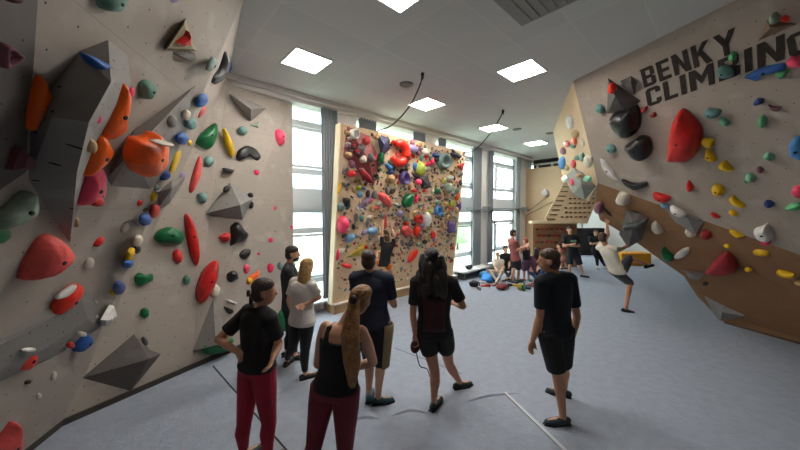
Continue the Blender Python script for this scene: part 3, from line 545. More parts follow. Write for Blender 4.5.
# --- centre board: the big holds and volumes
Vv('dark red wooden volume at the top left of the centre board, crowded with stone-like holds', mat('8c4440', .6, .15, 5), [(347, 126), (343, 156), (374, 186), (380, 160), (369, 136)], [(356, 140, .14), (369, 160, .16)], [(0, 1, 5), (1, 2, 6), (1, 6, 5), (2, 3, 6), (3, 4, 6), (4, 5, 6), (4, 0, 5)], plane=G)
Vv('navy pyramid volume at the top of the centre board', mat('3a3d60', .6), [(377, 133), (390, 139), (389, 150), (381, 158)], [(384, 144, .2)], plane=G)
Vv('dark triangle volume right of the purple round hold', mat('3a3338', .6), [(411, 173), (428, 176), (431, 187), (424, 190)], [(423, 180, .14)], plane=G)
Vv('large purple grey saddle volume left of the orange oval', mat('7d6a86', .6, .2, 6), [(358, 211), (358, 204), (366, 196), (369, 194), (375, 199), (366, 207)], [(366, 202, .1)], plane=G)
Vv('flat yellow triangle volume low on the left of the centre board', mat('c2a640', .7), [(345, 258), (362, 242), (367, 247), (360, 256)], [(358, 250, .06)], plane=G)
Vv('red triangular volume sticking out at the upper right corner of the centre board', mat('bd3440', .6), [(455, 166), (466, 162), (462, 171)], [(461, 166, .12)], plane=G)
BG = [('white ball hold at the top left corner of the centre board', 'white', (354, 134, 5, 5, 0), .2, 'cup', .1), ('blue grey dome hold right of the red ring', 'lav', (412, 149, 7, 4.5, 5), .16, 'dome', 0),
 ('green block hold between the navy pyramid and the red ring', 'green', (381, 158, 3, 5.5, 5), .12, 'slab', .05), ('yellow green bowl hold with a white top near the top of the board', 'olive', [(414, 168), (420, 160), (427, 168), (426, 174), (420, 177), (415, 174)], .16, 'dome', 0), ('grey blue ring-shaped hold at the upper right of the board', 'gteal', (444, 161, 8, 8, 0), .16, 'jug', 0),
 ('dark olive bar hold at the top right of the board', 'charcoal', [(449, 153), (456, 152), (463, 156), (462, 159), (453, 158)], .14, 'dome', 0), ('round purple hold in the upper middle of the board', 'purple', (404, 178, 5.5, 6.5, 0), .16, 'cup', 0), ('dark green block hold in the middle of the board', 'green', [(400, 205), (404, 196), (411, 193), (414, 198), (408, 208)], .18, 'slab', 0),
 ('long orange red oval hold in the middle of the board', 'coral', [(377, 193), (383, 192), (391, 199), (393, 206), (389, 208), (380, 201)], .12, 'dome', 0), ('large pink oval hold at the left edge of the board', 'pink', (343, 225, 7, 9, 0), .18, 'dome', 0), ('black cube hold above the pink oval', 'black', [(342, 198), (349, 197), (350, 206), (344, 207)], .14, 'slab', 0),
 ('white egg-shaped hold right of the middle of the board', 'white', (427, 219, 4.5, 8, -10), .14, 'dome', 0), ('dark purple oval hold low on the right of the board', 'purple', (451, 227, 4.5, 6.5, 0), .16, 'dome', 0), ('bright blue cup hold on the right of the board', 'skyblue', (438, 211, 4.2, 4.5, 0), .12, 'cup', 0), ('red bowl hold left of the white egg', 'red', (418, 219, 4.5, 4, 0), .12, 'cup', 0),
 ('red hold below the red bowl', 'redfl', (417, 231, 4, 6, 0), .12, 'dome', 0), ('red grey cylinder hold left of the lower red hold', 'coral', (406, 231, 6, 5, 30), .14, 'slab', 0), ('slanted red hold left of the long-haired visitor', 'redfl', (413, 256, 3.5, 8, 40), .08, 'dome', 0), ('flat red hold low on the left of the board', 'red', (347, 266, 6, 2.5, 15), .07, 'dome', 0),
 ('brown bowl hold in the upper middle of the board', 'tan', (391, 179, 5, 4.5, 0), .12, 'dome', 0), ('vertical orange bar hold above the climber', 'coral', [(382, 211), (386, 212), (388, 228), (384, 230)], .06, 'dome', 0), ('horizontal orange bar hold below the orange oval', 'coral', (376, 208, 5, 1.5, 2), .05, 'dome', 0),
 ('orange block hold at the right edge of the board', 'orange', (457, 196, 2.8, 4.5, 0), .08, 'dome', 0), ('pale yellow hold left of the orange block', 'olive', (452, 204, 3.2, 4, 0), .1, 'dome', 0), ('purple hold at the right edge under the orange block', 'purple', (459, 206, 2.5, 5, 0), .1, 'dome', 0), ('grey olive round hold on the upper right of the board', 'greygreen', (449, 188, 5, 5, 0), .14, 'dome', 0),
 ('green round hold on the upper right of the board', 'green', (437, 191, 3.5, 3.5, 0), .1, 'dome', 0), ('slim yellow hold on the left edge of the board', 'yellow', (339, 188, 1.8, 7, 15), .06, 'dome', 0), ('blue hold under the pink oval', 'lblue', (350, 238, 6, 4, -30), .1, 'dome', 0), ('blue stone hold left of the climber', 'lblue', (373, 231, 6, 4, 0), .1, 'dome', 0),
 ('blue grey hold left of the black cube', 'gteal', (341, 207, 4, 5, 0), .1, 'dome', 0), ('blue layered hold right of the black cube', 'lblue', (360, 194, 3.5, 3.5, 0), .08, 'dome', 0), ('teal bar hold left of the red ring', 'skyblue', (389, 167, 5, 2.5, 35), .1, 'dome', 0), ('pink round hold in the dark triangle', 'pink', (419, 182, 3.2, 3.2, 0), .1, 'dome', .08),
 ('red pink hold right of the olive bowl', 'hotpink', (432, 162, 3, 3.5, 0), .1, 'dome', 0), ('grey white rock hold above the pink hold', 'cream', (426, 152, 4.5, 4, 20), .12, 'dome', 0), ('small navy hold right of the board middle', 'navy', (436, 155, 4, 2.5, 5), .1, 'dome', 0), ('dark blue hold near the top middle', 'navy', (391, 172, 3, 2.5, 0), .08, 'dome', 0),
 ('pale hold under the blue ring', 'cream', (450, 178, 4.5, 2.5, -10), .1, 'dome', 0), ('red corner hold at the right top of the board', 'red', (366, 247, 2, 2, 0), .05, 'dome', 0), ('tall pink edge hold at the lower left of the board', 'pink', (338, 255, 1.8, 6, 5), .06, 'dome', 0), ('red hold at the top right of the climber', 'red', (433, 235, 3, 4, 0), .08, 'dome', 0), ('lavender hold below the round purple one', 'lav', (400, 214, 3.5, 3.5, 0), .1, 'dome', 0)]
arc = [G.hit(399+7.0*math.cos(math.radians(t)), 153+10*math.sin(math.radians(t)), .08) for t in range(-120, 165, 12)]
V, F = tube(arc, [.06+.055*math.sin(math.pi*(i+1.2)/(len(arc)+1.4)) for i in range(len(arc))], 14); o = mesh('climbing_hold', V, F, cm_('redfl'), smooth=True); recenter(o, arc[10]); tag(o, 'large red hold curved like a horseshoe at the top of the centre board', 'climbing hold')
for lb, c_, sh, h_, st, of in BG: H(lb, c_, sh, h_, st, plane=G, off=of, bolt=False)
REDV = [('grey ball hold on the dark red volume', 'grey', (361, 148, 4.5, 4.5, 0)), ('pink grey rounded hold high on the dark red volume', 'coral', (367, 141, 4, 4, 0)), ('white shell hold low on the dark red volume', 'cream', (363, 159, 4, 4, 0)), ('tan hold on the left of the dark red volume', 'tan', (349, 155, 4, 3, 20)),
 ('small mauve hold on the left edge of the dark red volume', 'mauve', (348, 147, 3, 2.5, 0)), ('mauve hold on the lower left of the dark red volume', 'mauve', (352, 164, 3, 4.5, -20)), ('long dark red ridge hold running down from the dark red volume', 'dred', (366, 176, 3, 10, -45)), ('red cluster hold under the dark red volume', 'red', (352, 174, 5, 3.5, 0)),
 ('grey block hold at the right of the dark red volume', 'dgrey', (370, 158, 4, 5, 0)), ('dark mauve hold in the middle of the dark red volume', 'mauve', (357, 153, 3, 3, 0))]
for lb, c_, sh in REDV: H(lb, c_, sh, .12, 'dome', plane=G, off=.08, bolt=False)
# small holds over the rest of the board: shared meshes, one object each
protos = {}
def proto(col, k):
    if (col, k) in protos: return protos[col, k]
    rnd = random.Random(k*31+7); n = 9; a0 = rnd.uniform(.6, 1)
    base = [Vector((math.cos(6.283*i/n)*rnd.uniform(.8, 1.1), math.sin(6.283*i/n)*a0*rnd.uniform(.8, 1.1), 0)) for i in range(n)]
    o = build('climbing_hold', base, Vector((0, 0, 0)), Vector((0, 0, 1)), .9, ('dome', 'jug', 'cone', 'dome', 'slab')[k % 5], cm_(col), seed=k); protos[col, k] = o.data; bpy.data.objects.remove(o); return protos[col, k]
pal = ['tan', 'dbrown', 'grey', 'cream', 'coral', 'gteal', 'mauve', 'dgrey', 'charcoal', 'brown', 'greygreen', 'red', 'lav', 'sage', 'wood', 'hotpink', 'skyblue', 'olive']
nm = {'tan': 'tan', 'dbrown': 'dark brown', 'grey': 'grey', 'cream': 'cream', 'coral': 'coral', 'gteal': 'grey green', 'mauve': 'mauve', 'dgrey': 'dark grey', 'charcoal': 'near-black', 'brown': 'brown', 'greygreen': 'pale green', 'red': 'red', 'lav': 'lavender', 'sage': 'sage green', 'wood': 'pale wooden', 'hotpink': 'pink', 'skyblue': 'blue', 'olive': 'yellow green'}
wts = [14, 12, 13, 9, 4, 9, 6, 10, 8, 7, 8, 3, 4, 5, 4, 1.5, 1.5, 2]
rnd = random.Random(11); taken = []; occ = [(398, 153, 10)]+[(sh[0], sh[1], max(sh[2], sh[3])*.8) if not isinstance(sh[0], tuple) else (sum(p[0] for p in sh)/len(sh), sum(p[1] for p in sh)/len(sh), 6) for _, _, sh, *_ in BG]
occ += [(360, 152, 20)]
GR = G.e1 if G.e1.x > 0 else -G.e1; GU = (gp[3]-gp[0]).normalized(); Lx = GX1-GX0; Lz = (gp[3]-gp[0]).length
from bpy_extras.object_utils import world_to_camera_view as wcv
bpy.context.view_layer.update()
cnt = 0; small = []; SHOWN = 30
for _ in range(20000):
    if cnt >= 620: break
    a, b_ = rnd.uniform(.10, Lx-.1), rnd.uniform(.15, Lz-.08)
    if b_ < 1.1 and rnd.random() < .6: continue
    r = rnd.choice((.035, .045, .05, .065, .085, .10))*(1 if b_ > 1 else .65)
    q = gp[0]+Vector((1, 0, 0))*a+GU*b_
    if any((q-t).length < (r+tr_)*.78 for t, tr_ in taken): continue
    s = wcv(S, cam, q); x, y = s.x*800, 450-s.y*450
    if any(math.hypot(x-ox, y-oy) < orr for ox, oy, orr in occ) and rnd.random() < .85: continue
    if (x-368)**2/500+(y-330)**2/4900 < 1 or (412 < x < 456 and y > 262): continue          # fully hidden behind visitors
    c_ = rnd.choices(pal, wts)[0]
    z = G.n; th = rnd.uniform(0, 6.28); X = (GR*math.cos(th)+GU*math.sin(th)); Y = z.cross(X)
    M = Matrix((X, Y, z)).transposed().to_4x4(); M.translation = q
    small.append((r, c_, rnd.randrange(6), M @ Matrix.Diagonal((r, r*rnd.uniform(.6, 1), r*rnd.uniform(.7, 1.1), 1)))); taken.append((q, r)); cnt += 1
for _ in range(34):                                              # stones crowding the dark red volume
    a, b_ = sorted((rnd.random(), rnd.random())); x = 348*a+346*(b_-a)+377*(1-b_); y = 130*a+154*(b_-a)+168*(1-b_)
    M = Matrix((GR, GU, G.n)).transposed().to_4x4(); M.translation = G.hit(x, y, .10); r = rnd.choice((.04, .06, .075)); small.append((r, rnd.choice(('grey', 'dgrey', 'mauve', 'cream', 'dred', 'dbrown', 'tan')), rnd.randrange(6), M @ Matrix.Diagonal((r, r*.8, r, 1))))
small.sort(key=lambda t: -t[0])
for r, c_, k, M in small[:SHOWN]:
    o = bpy.data.objects.new('climbing_hold', proto(c_, k)); COL.objects.link(o); o.matrix_world = M
    tag(o, 'small %s hold screwed among many others on the crowded centre board' % nm[c_], 'climbing hold', 'small %s holds on the centre board' % nm[c_])
def merged(name, items, lb, cat):
    V, F, MI, ms = [], [], [], []
    for c_, k, M in items:
        me = proto(c_, k); n = len(V); V += [M @ v.co for v in me.vertices]; F += [tuple(i+n for i in p.vertices) for p in me.polygons]
        if me.materials[0] not in ms: ms.append(me.materials[0])
        MI += [ms.index(me.materials[0])]*len(me.polygons)
    me = bpy.data.meshes.new(name); me.from_pydata([tuple(v) for v in V], [], F)
    for m in ms: me.materials.append(m)
    me.polygons.foreach_set('material_index', MI); me.polygons.foreach_set('use_smooth', [True]*len(F)); me.update()
    o = bpy.data.objects.new(name, me); COL.objects.link(o); tag(o, lb, cat, kind='stuff'); return o
merged('small_climbing_holds', [(c_, k, M) for r, c_, k, M in small[SHOWN:]], 'mass of tiny mixed holds and pebbles between the larger holds of the centre board', 'climbing holds')
print('BOARD', cnt)
# --- right wall
Vv('angular dark grey volume left of the painted words', DGREYV, [(608, 78), (641, 101), (625, 112), (607, 114)], [(615, 96, .22)], plane=D)
Vv('small grey volume behind the angular one beside the painted words', DGREYV, [(620, 81), (631, 76), (637, 82), (634, 95), (627, 92)], [(631, 84, .12)], plane=D)
Vv('triangular volume above the last painted letters with grey green holds', mat('8a6f5c', .8, .1, 5), [(758, 41), (767, 20), (797, 24)], [(770, 28, .12)], plane=D)
Vv('long grey volume on the edge between the beige and brown right wall', GREYV, [(660, 202), (672, 206), (704, 221), (695, 234), (675, 222)], [(688, 218, .10)], plane=D)
Vv('big grey volume hanging from the brown overhang above the climber', DGREYV, [(628, 209), (640, 213), (649, 218), (641, 240), (628, 248), (619, 234), (624, 218)], [(634, 226, .3)], plane=Fp)
Vv('small grey volume at the low edge of the brown overhang', GREYV, [(683, 270), (705, 274), (699, 280), (690, 279)], [(694, 275, .12)], plane=Fp)
Vv('grey wedge volume at the bottom corner of the brown overhang', GREYV, [(704, 296), (744, 316), (720, 322), (714, 314)], [(722, 312, .1)], plane=Fp)
Vv('large faceted grey volume on the far tip of the pale side wall', GREYV, [(566, 176), (574, 168), (582, 172), (596, 186), (585, 200), (573, 194)], [(581, 184, .25)], plane=E)
RW = [('upper glossy black blob hold under the angular volume', 'black', [(607, 119), (614, 113), (628, 110), (637, 103), (641, 111), (640, 126), (632, 137), (621, 140), (611, 134)], .24), ('lower glossy black crescent hold on the right wall', 'black', [(622, 147), (632, 142), (640, 135), (651, 136), (653, 148), (648, 158), (638, 163), (630, 158)], .2),
 ('huge glossy red hold in the middle of the right wall', 'red', [(665, 160), (667, 140), (676, 113), (683, 108), (695, 117), (703, 128), (701, 140), (694, 156), (682, 166), (668, 165)], .26), ('long white crescent hold near the left edge of the right wall', 'white', [(599, 158), (605, 161), (613, 170), (620, 181), (611, 180), (603, 170)], .12),
 ('thin black crescent hold under the black blobs', 'black', [(619, 179), (634, 184), (649, 181), (645, 188), (634, 191), (625, 187)], .14), ('red crescent hold right of the thin black crescent', 'red', [(650, 192), (673, 196), (668, 202), (656, 202)], .1), ('small red drop hold below the huge red one', 'red', [(689, 178), (695, 188), (690, 193), (685, 190)], .08),
 ('small teal dome left of the angular volume', 'teal', (600, 109, 5, 4.5, 0), .1), ('small teal dome left of the black blobs', 'teal', (611, 149, 5.5, 4.5, 0), .1), ('red hold on the angular volume', 'redfl', (612, 89, 4.5, 6, 0), .08),
 ('small dark red hold below the first painted word', 'dred', [(639, 111), (648, 105), (647, 110), (643, 113)], .05), ('second small dark red hold below the painted words', 'dred', [(648, 117), (655, 111), (657, 115), (654, 118)], .05),
 ('teal oval hold covering a painted letter', 'teal', (725, 72, 10, 6.5, -10), .14), ('mint green hold over the gap between the painted words', 'lgreen', [(727, 59), (731, 52), (738, 51), (737, 59), (729, 62)], .08), ('long blue bar hold under the last painted letters', 'blue', [(741, 79), (755, 70), (775, 64), (787, 62), (786, 69), (772, 73), (759, 76), (757, 82), (748, 80)], .12),
 ('green hold under the long blue bar', 'lgreen', [(774, 72), (790, 69), (787, 75), (781, 80), (776, 76)], .08), ('pink oval hold at the right edge beside the painted words', 'pink', (796, 62, 11, 6, -10), .12), ('blue grey small hold below the painted words', 'navy', [(752, 104), (757, 98), (765, 98), (763, 103), (755, 107)], .07), ('brown crescent hold right of the blue grey one', 'mauve', [(767, 104), (772, 107), (783, 106), (778, 112), (770, 111)], .07),
 ('mint pointed hold below the brown crescent', 'lgreen', [(764, 113), (768, 120), (762, 129), (757, 127), (758, 120)], .08), ('teal hold right of the huge red one', 'teal', [(703, 112), (709, 108), (723, 109), (718, 117), (710, 120), (704, 117)], .1), ('mint hold below the teal one right of the huge red hold', 'mint', [(718, 119), (724, 117), (731, 122), (728, 126), (721, 126)], .07),
 ('upper yellow stacked hold right of the huge red one', 'yellow', [(700, 139), (714, 138), (715, 142), (712, 148), (702, 147)], .1), ('yellow hold in the middle of the diagonal yellow row', 'yellow', [(706, 148), (711, 150), (717, 160), (712, 163), (704, 160)], .1), ('yellow pig-tail hold ending the diagonal row', 'yellow', [(717, 166), (724, 160), (729, 164), (735, 170), (728, 171), (719, 171)], .1),
 ('round yellow knot hold in the middle right', 'yellow', (718, 190, 7, 6, -10), .1), ('yellow bone-shaped hold below the round yellow knot', 'yellow', [(727, 200), (733, 195), (737, 199), (746, 204), (744, 208), (736, 206), (730, 204)], .08), ('small yellow hold on the beige near the bone shape', 'yellow', (733, 213, 5, 3, 10), .06),
 ('mint round hold left of the blue ball', 'mint', (769, 157, 6, 4, 0), .08), ('mint round hold under the diagonal yellow row', 'mint', (750, 178, 5.5, 4.5, 0), .08), ('brown small hold between the mint ones', 'mauve', (760, 170, 4, 3.5, 20), .06), ('large blue ball hold at the right edge', 'skyblue', (799, 149, 11, 13, 0), .2), ('pink round hold at the right edge below the blue ball', 'pink', (799, 192, 8, 6.5, 0), .12),
 ('navy oval hold at the right', 'navy', (769, 204, 6, 3.8, 0), .08), ('green and white hold at the right edge', 'lgreen', [(783, 209), (792, 203), (806, 202), (803, 209), (790, 211)], .08), ('red and white flat hold left of the bone shape', 'red', [(709, 213), (716, 213), (722, 218), (713, 218)], .06),
 ('white rock hold with a pink base at the lower beige edge', 'white', [(751, 231), (763, 226), (768, 222), (770, 230), (774, 238), (768, 243), (757, 243)], .14), ('white rock hold on the long grey volume', 'white', [(668, 206), (678, 208), (688, 214), (682, 218), (672, 214)], .12), ('blue grey small hold above the long grey volume', 'lblue', (665, 206, 5, 2.5, 5), .07), ('yellow flat hold left of the white rock', 'yellow', [(728, 230), (736, 231), (746, 236), (741, 238), (731, 235)], .07),
 ('tiny green hold cut by the top right area', 'mint', (745, 182, 1.5, 1.5, 0), .03)]
for lb, c_, sh, h_ in RW: H(lb, c_, sh, h_, bolt=h_ > .09, plane=D, off=.1 if 'on the angular' in lb or 'rock hold on the long' in lb else 0)
H('grey green crumpled hold on the triangular volume at the top right', 'greygreen', [(767, 20), (774, 11), (782, 17), (778, 23), (769, 25)], .1, plane=D, off=.06, bolt=False); H('red hold on the triangular volume at the top right', 'redfl', (785, 19, 5, 3.5, 0), .06, plane=D, off=.06, bolt=False)
H('pink base hold under the white rock hold', 'hotpink', (765, 242, 6, 2.5, 5), .08, plane=Fp, bolt=False)
FW = [('beige egg-shaped hold at the left end of the brown overhang', 'cream', [(615, 199), (620, 191), (630, 194), (631, 202), (623, 206), (616, 204)], .22), ('round beige hold in the middle of the brown overhang', 'cream', [(651, 224), (656, 220), (662, 228), (663, 234), (655, 234), (651, 230)], .18), ('dark horned red hold on the brown overhang', 'dred', [(702, 274), (713, 262), (719, 255), (727, 251), (735, 258), (737, 268), (732, 275), (718, 276), (706, 276)], .2),
 ('small dark red hold left of the horned red one', 'dred', (706, 235, 6, 5, 0), .12), ('pale pink hold on the brown wall edge', 'cream', (690, 233, 6, 4, 20), .12), ('tiny yellow hold above the horned red one', 'yellow', (727, 246, 4, 2, 5), .05), ('tiny yellow hold right of the horned red one', 'yellow', (748, 270, 4, 2, 5), .05), ('long yellow hold on the brown wall at the upper right', 'yellow', (761, 253, 9, 3, 3), .06),
 ('yellow bone hold on the brown wall at the right', 'yellow', [(774, 272), (781, 271), (790, 273), (796, 274), (794, 278), (785, 277), (777, 276)], .08), ('pale tan hold at the right edge of the brown wall', 'wood', (799, 283, 6, 2, 5), .05), ('green lumpy hold at the low brown edge', 'green', [(660, 256), (663, 246), (668, 252), (674, 256), (672, 263), (664, 262)], .14), ('white curled hold right of the green lumpy one', 'white', [(672, 257), (682, 249), (690, 247), (687, 256), (677, 260)], .12),
 ('dark twig-shaped hold at the left end of the brown overhang', 'dbrown', [(600, 203), (603, 206), (612, 216), (610, 217), (604, 211)], .05), ('flesh pink round hold at the far edge of the brown overhang', 'mauve', (599, 208, 5, 7, 20), .12), ('white pebble hold right of the brown edge volume', 'cream', (641, 226, 4, 2.5, 0), .25), ('tiny yellow hold near the brown bottom', 'dbrown', (705, 284, 3, 2, 5), .04)]
for lb, c_, sh, h_ in FW: H(lb, c_, sh, h_, plane=Fp, bolt=False)
H('black twisted hold across the big hanging grey volume', 'black', [(622, 226), (634, 223), (648, 218), (649, 220), (638, 228), (627, 231), (622, 232)], .1, plane=Fp, off=.22, bolt=False)
EW = [('white ring hold high on the pale side wall', 'white', [(566, 119), (569, 113), (573, 118), (573, 128), (569, 130), (566, 125)], .1), ('tan knob hold under the white ring', 'tan', (575, 134, 4, 4, 0), .1), ('orange hold on the pale side wall', 'orange', (574, 141, 3, 5, 0), .08), ('cream hold beside the orange one', 'cream', (582, 142, 2.5, 4, -20), .08), ('red hold on the left of the pale side wall', 'red', (567, 144, 3, 3.5, 0), .08),
 ('green hold right of the red one on the pale side wall', 'sage', (573, 145, 3, 3.5, 0), .08), ('green hold lower on the pale side wall', 'green', (582, 157, 3, 4.5, 0), .08), ('red hold in the middle of the pale side wall', 'red', (573, 164, 3.2, 4.5, 0), .1), ('blue hold on the left edge of the pale side wall', 'skyblue', (562, 163, 3.5, 7, 5), .1), ('large cream oval hold on the pale side wall', 'cream', (588, 161, 4.5, 7, 5), .14),
 ('pink tan hold on the left edge above the blue one', 'mauve', (563, 151, 3, 4, 0), .08), ('mint hold on the grey faceted volume', 'mint', (587, 179, 4, 3.5, 0), .2), ('small green hold left of the lower green one', 'sage', (577, 158, 3, 2.5, 0), .08), ('white round hold beside the grey faceted volume', 'white', (565, 179, 4, 3.5, 0), .1), ('pink hold on the left of the grey faceted volume', 'hotpink', (572, 182, 2.2, 4, 0), .12), ('tan hold on top of the grey faceted volume', 'tan', (578, 176, 3, 2.5, 0), .14), ('brown hold above the middle red one', 'tan', (567, 168, 2.5, 3, 0), .08)]
for lb, c_, sh, h_ in EW: H(lb, c_, sh, h_, plane=E, bolt=False, off=.12 if 'grey faceted' in lb and 'beside' not in lb else 0)
# --- far slanted training board with rungs and its niche
s0, s1, s2, s3 = at(543, 222, 11.3), at(588, 222, 11.3), at(604, 183, 11.75), at(566, 178, 11.75)
SB = Plane(s0, s1, s2); v, f = prism([s0, s1, s2, s3], -SB.n*.06); sb1 = mesh('board_face', v, f, palew, uvp=SB)
v, f = prism([at(532, 221, 11.3), at(588, 221, 11.2), at(588, 223.5, 11.2), at(532, 223.5, 11.3)], FH*.3); sb2 = mesh('ledge', v, f, mat('d9c4a0', .7))
sbr = empty('training_board', (s0+s1)/2, label='slanted pale training board with rows of rungs before the far plywood wall', cat='climbing board'); adopt(sbr, sb1, sb2)
for k in range(9):                                              # ladder rungs
    t = k/8.5; a = SB.hit(547+t*19, 219-t*39, .03); b_ = SB.hit(555+t*18, 219-t*39, .03); V, F = tube([a, b_], .022); adopt(sbr, mesh('rung', V, F, mat('6b5236', .7)))
it = []
for j in range(7):
    for i in range(6):
        t = j/7; x = 562+t*14+i*4.6+(j % 2)*2; y = 217-t*32
        if x > 590+t*12: continue
        M = Matrix((SB.e1, SB.e2, SB.n)).transposed().to_4x4(); M.translation = SB.hit(x, y); it.append(('brown', (i+j) % 6, M @ Matrix.Diagonal((.06, .045, .07, 1))))
o = merged('training_blocks', it, 'rows of small brown blocks screwed on the slanted training board', 'climbing holds')
q = [Vector((12.7, 4.9, 0)), Vector((12.7, 3.3, 0)), Vector((12.7, 3.3, 1.75)), Vector((12.7, 4.9, 1.75))]
q = [at(533, 267, 11.75), at(577, 267, 11.75), at(577, 222, 11.75), at(533, 222, 11.75)]; q[0].z = q[1].z = 0
NB = Plane(q[0], q[1], q[2]); v, f = prism(q, -NB.n*.05); nw = wallmat('niche_plywood', '9a7450', grid=.2, dot=.05, grain=True); tag(mesh('wall_niche', v, f, nw, uvp=NB), kind='structure')
it = []
for j in range(5):
    for i in range(8):
        x = 537+i*4.9+(j % 2)*2; y = 229+j*6.5
        if x > 574: continue
        c_ = 'dred' if (i+j) % 3 else 'dbrown'; M = Matrix((NB.e1, NB.e2, NB.n)).transposed().to_4x4(); M.translation = NB.hit(x, y); it.append((c_, (i*3+j) % 6, M @ Matrix.Diagonal((.095, .065, .06, 1))))
merged('niche_holds', it, 'rows of small dark red holds in the niche under the training board', 'climbing holds')
for a, b_, lb in (((562, 186, 12.4), (527, 212, 12.6), 'upper rope stay from the training board to the column'), ((556, 200, 12.0), (527, 215, 12.6), 'lower rope stay from the training board to the column')):
    V, F = tube([at(*a), at(*b_)], .02); o = mesh('rope', V, F, mat('8a7458', .8), smooth=True); recenter(o, at(*a)); tag(o, lb, 'rope')
fpp = Plane(Vector((13, 6, 0)), Vector((13, 4, 0)), Vector((13, 5, 2)))
H('white round hold on the far plywood wall', 'white', (545, 193, 4, 4, 0), .12, plane=fpp); 
wf = Plane(Vector((18, 6, 0)), Vector((18, 4, 0)), Vector((18, 5, 2)))
H('large white disc hold on the far white wall beside the training board', 'white', (578, 228, 5, 8, 0), .2, plane=wf)
# black mat leaning on the far wall, yellow mat under the overhang
c0, c1 = at(574, 254, 14.8), at(604, 254, 14.8)
c0.z = c1.z = 0; v, f = prism([c0, c1, c1+UP*1.35, c0+UP*1.35], FH*.3); o = mesh('crash_pad', v, f, mat('1c1c22', .8), bev=.03); recenter(o, c0); tag(o, 'black crash pad standing behind the two far visitors', 'crash pad')
c0, c1 = at(622, 249, 12.0), at(652, 249, 12.0); c0.z = c1.z = 0; v, f = prism([c0, c1, c1+UP*.5, c0+UP*.5], FH*.6); o = mesh('crash_pad', v, f, mat('e09a20', .7), bev=.03); recenter(o, c0); tag(o, 'yellow crash pad on the mat beyond the brown overhang', 'crash pad')
# ---------------------------------------------------------------- people
class Sh:
    """closed solids collected, then fused into one continuous surface"""
    def __init__(s): s.V = []; s.F = []
    def add(s, V, F): k = len(s.V); s.V += V; s.F += [tuple(i+k for i in f) for f in F]
    def loft(s, rings, seg=20, round_ends=True):             # ring = (centre, half axis a, half axis b)
        if round_ends:
            (c0, a0, b0), (c1, a1, b1) = rings[0], rings[-1]
            d0 = (c0-rings[1][0]).normalized()*min(a0.length, b0.length); d1 = (c1-rings[-2][0]).normalized()*min(a1.length, b1.length)
            rings = [(c0+d0*.95, a0*.3, b0*.3), (c0+d0*.7, a0*.7, b0*.7)]+list(rings)+[(c1+d1*.7, a1*.7, b1*.7), (c1+d1*.95, a1*.3, b1*.3)]
        V, F = [], []
        for c, a, b in rings:
            for k in range(seg): t = 2*math.pi*k/seg; V.append(c+a*math.cos(t)+b*math.sin(t))
        for i in range(len(rings)-1):
            for k in range(seg): F.append((i*seg+k, i*seg+(k+1) % seg, (i+1)*seg+(k+1) % seg, (i+1)*seg+k))
        F += [tuple(range(seg-1, -1, -1)), tuple((len(rings)-1)*seg+k for k in range(seg))]; s.add(V, F)
    def limb(s, pts, rad, re=True, seg=14):
        R = []
        for i, p in enumerate(pts):
            t = (pts[min(i+1, len(pts)-1)]-pts[max(i-1, 0)]).normalized(); a = t.orthogonal().normalized(); b = t.cross(a); R.append((p, a*rad[i], b*rad[i]))
        for i in range(1, len(R)):                            # keep frames from twisting
            t = (pts[min(i+1, len(pts)-1)]-pts[max(i-1, 0)]).normalized(); a = (R[i-1][1]-t*R[i-1][1].dot(t)).normalized(); b = t.cross(a); R[i] = (pts[i], a*rad[i], b*rad[i])
        s.loft(R, seg, re)
    def ell(s, c, ax, ay, az):
        s.loft([(c+az*math.sin(t), ax*math.cos(t), ay*math.cos(t)) for t in [math.radians(x) for x in (-80, -60, -40, -20, 0, 20, 40, 60, 80)]], 20, False)
    def finish(s, name, m, parent, vox, sm=4):
        bm = bmesh.new(); vs = [bm.verts.new(v) for v in s.V]
        for f in s.F:
            try: bm.faces.new([vs[i] for i in f])
            except ValueError: pass
        bmesh.ops.recalc_face_normals(bm, faces=bm.faces); me = bpy.data.meshes.new(name); bm.to_mesh(me); bm.free()
        o = bpy.data.objects.new(name, me); COL.objects.link(o)
        r = o.modifiers.new('r', 'REMESH'); r.mode = 'VOXEL'; r.voxel_size = vox
        r = o.modifiers.new('s', 'SMOOTH'); r.factor = .5; r.iterations = sm
        dg = bpy.context.evaluated_depsgraph_get(); m2 = bpy.data.meshes.new_from_object(o.evaluated_get(dg)); bpy.data.objects.remove(o)
        m2.name = name; m2.materials.clear(); m2.materials.append(m); m2.polygons.foreach_set('use_smooth', [True]*len(m2.polygons))
        o = bpy.data.objects.new(name, m2); COL.objects.link(o)
        if parent: adopt(parent, o)
        return o
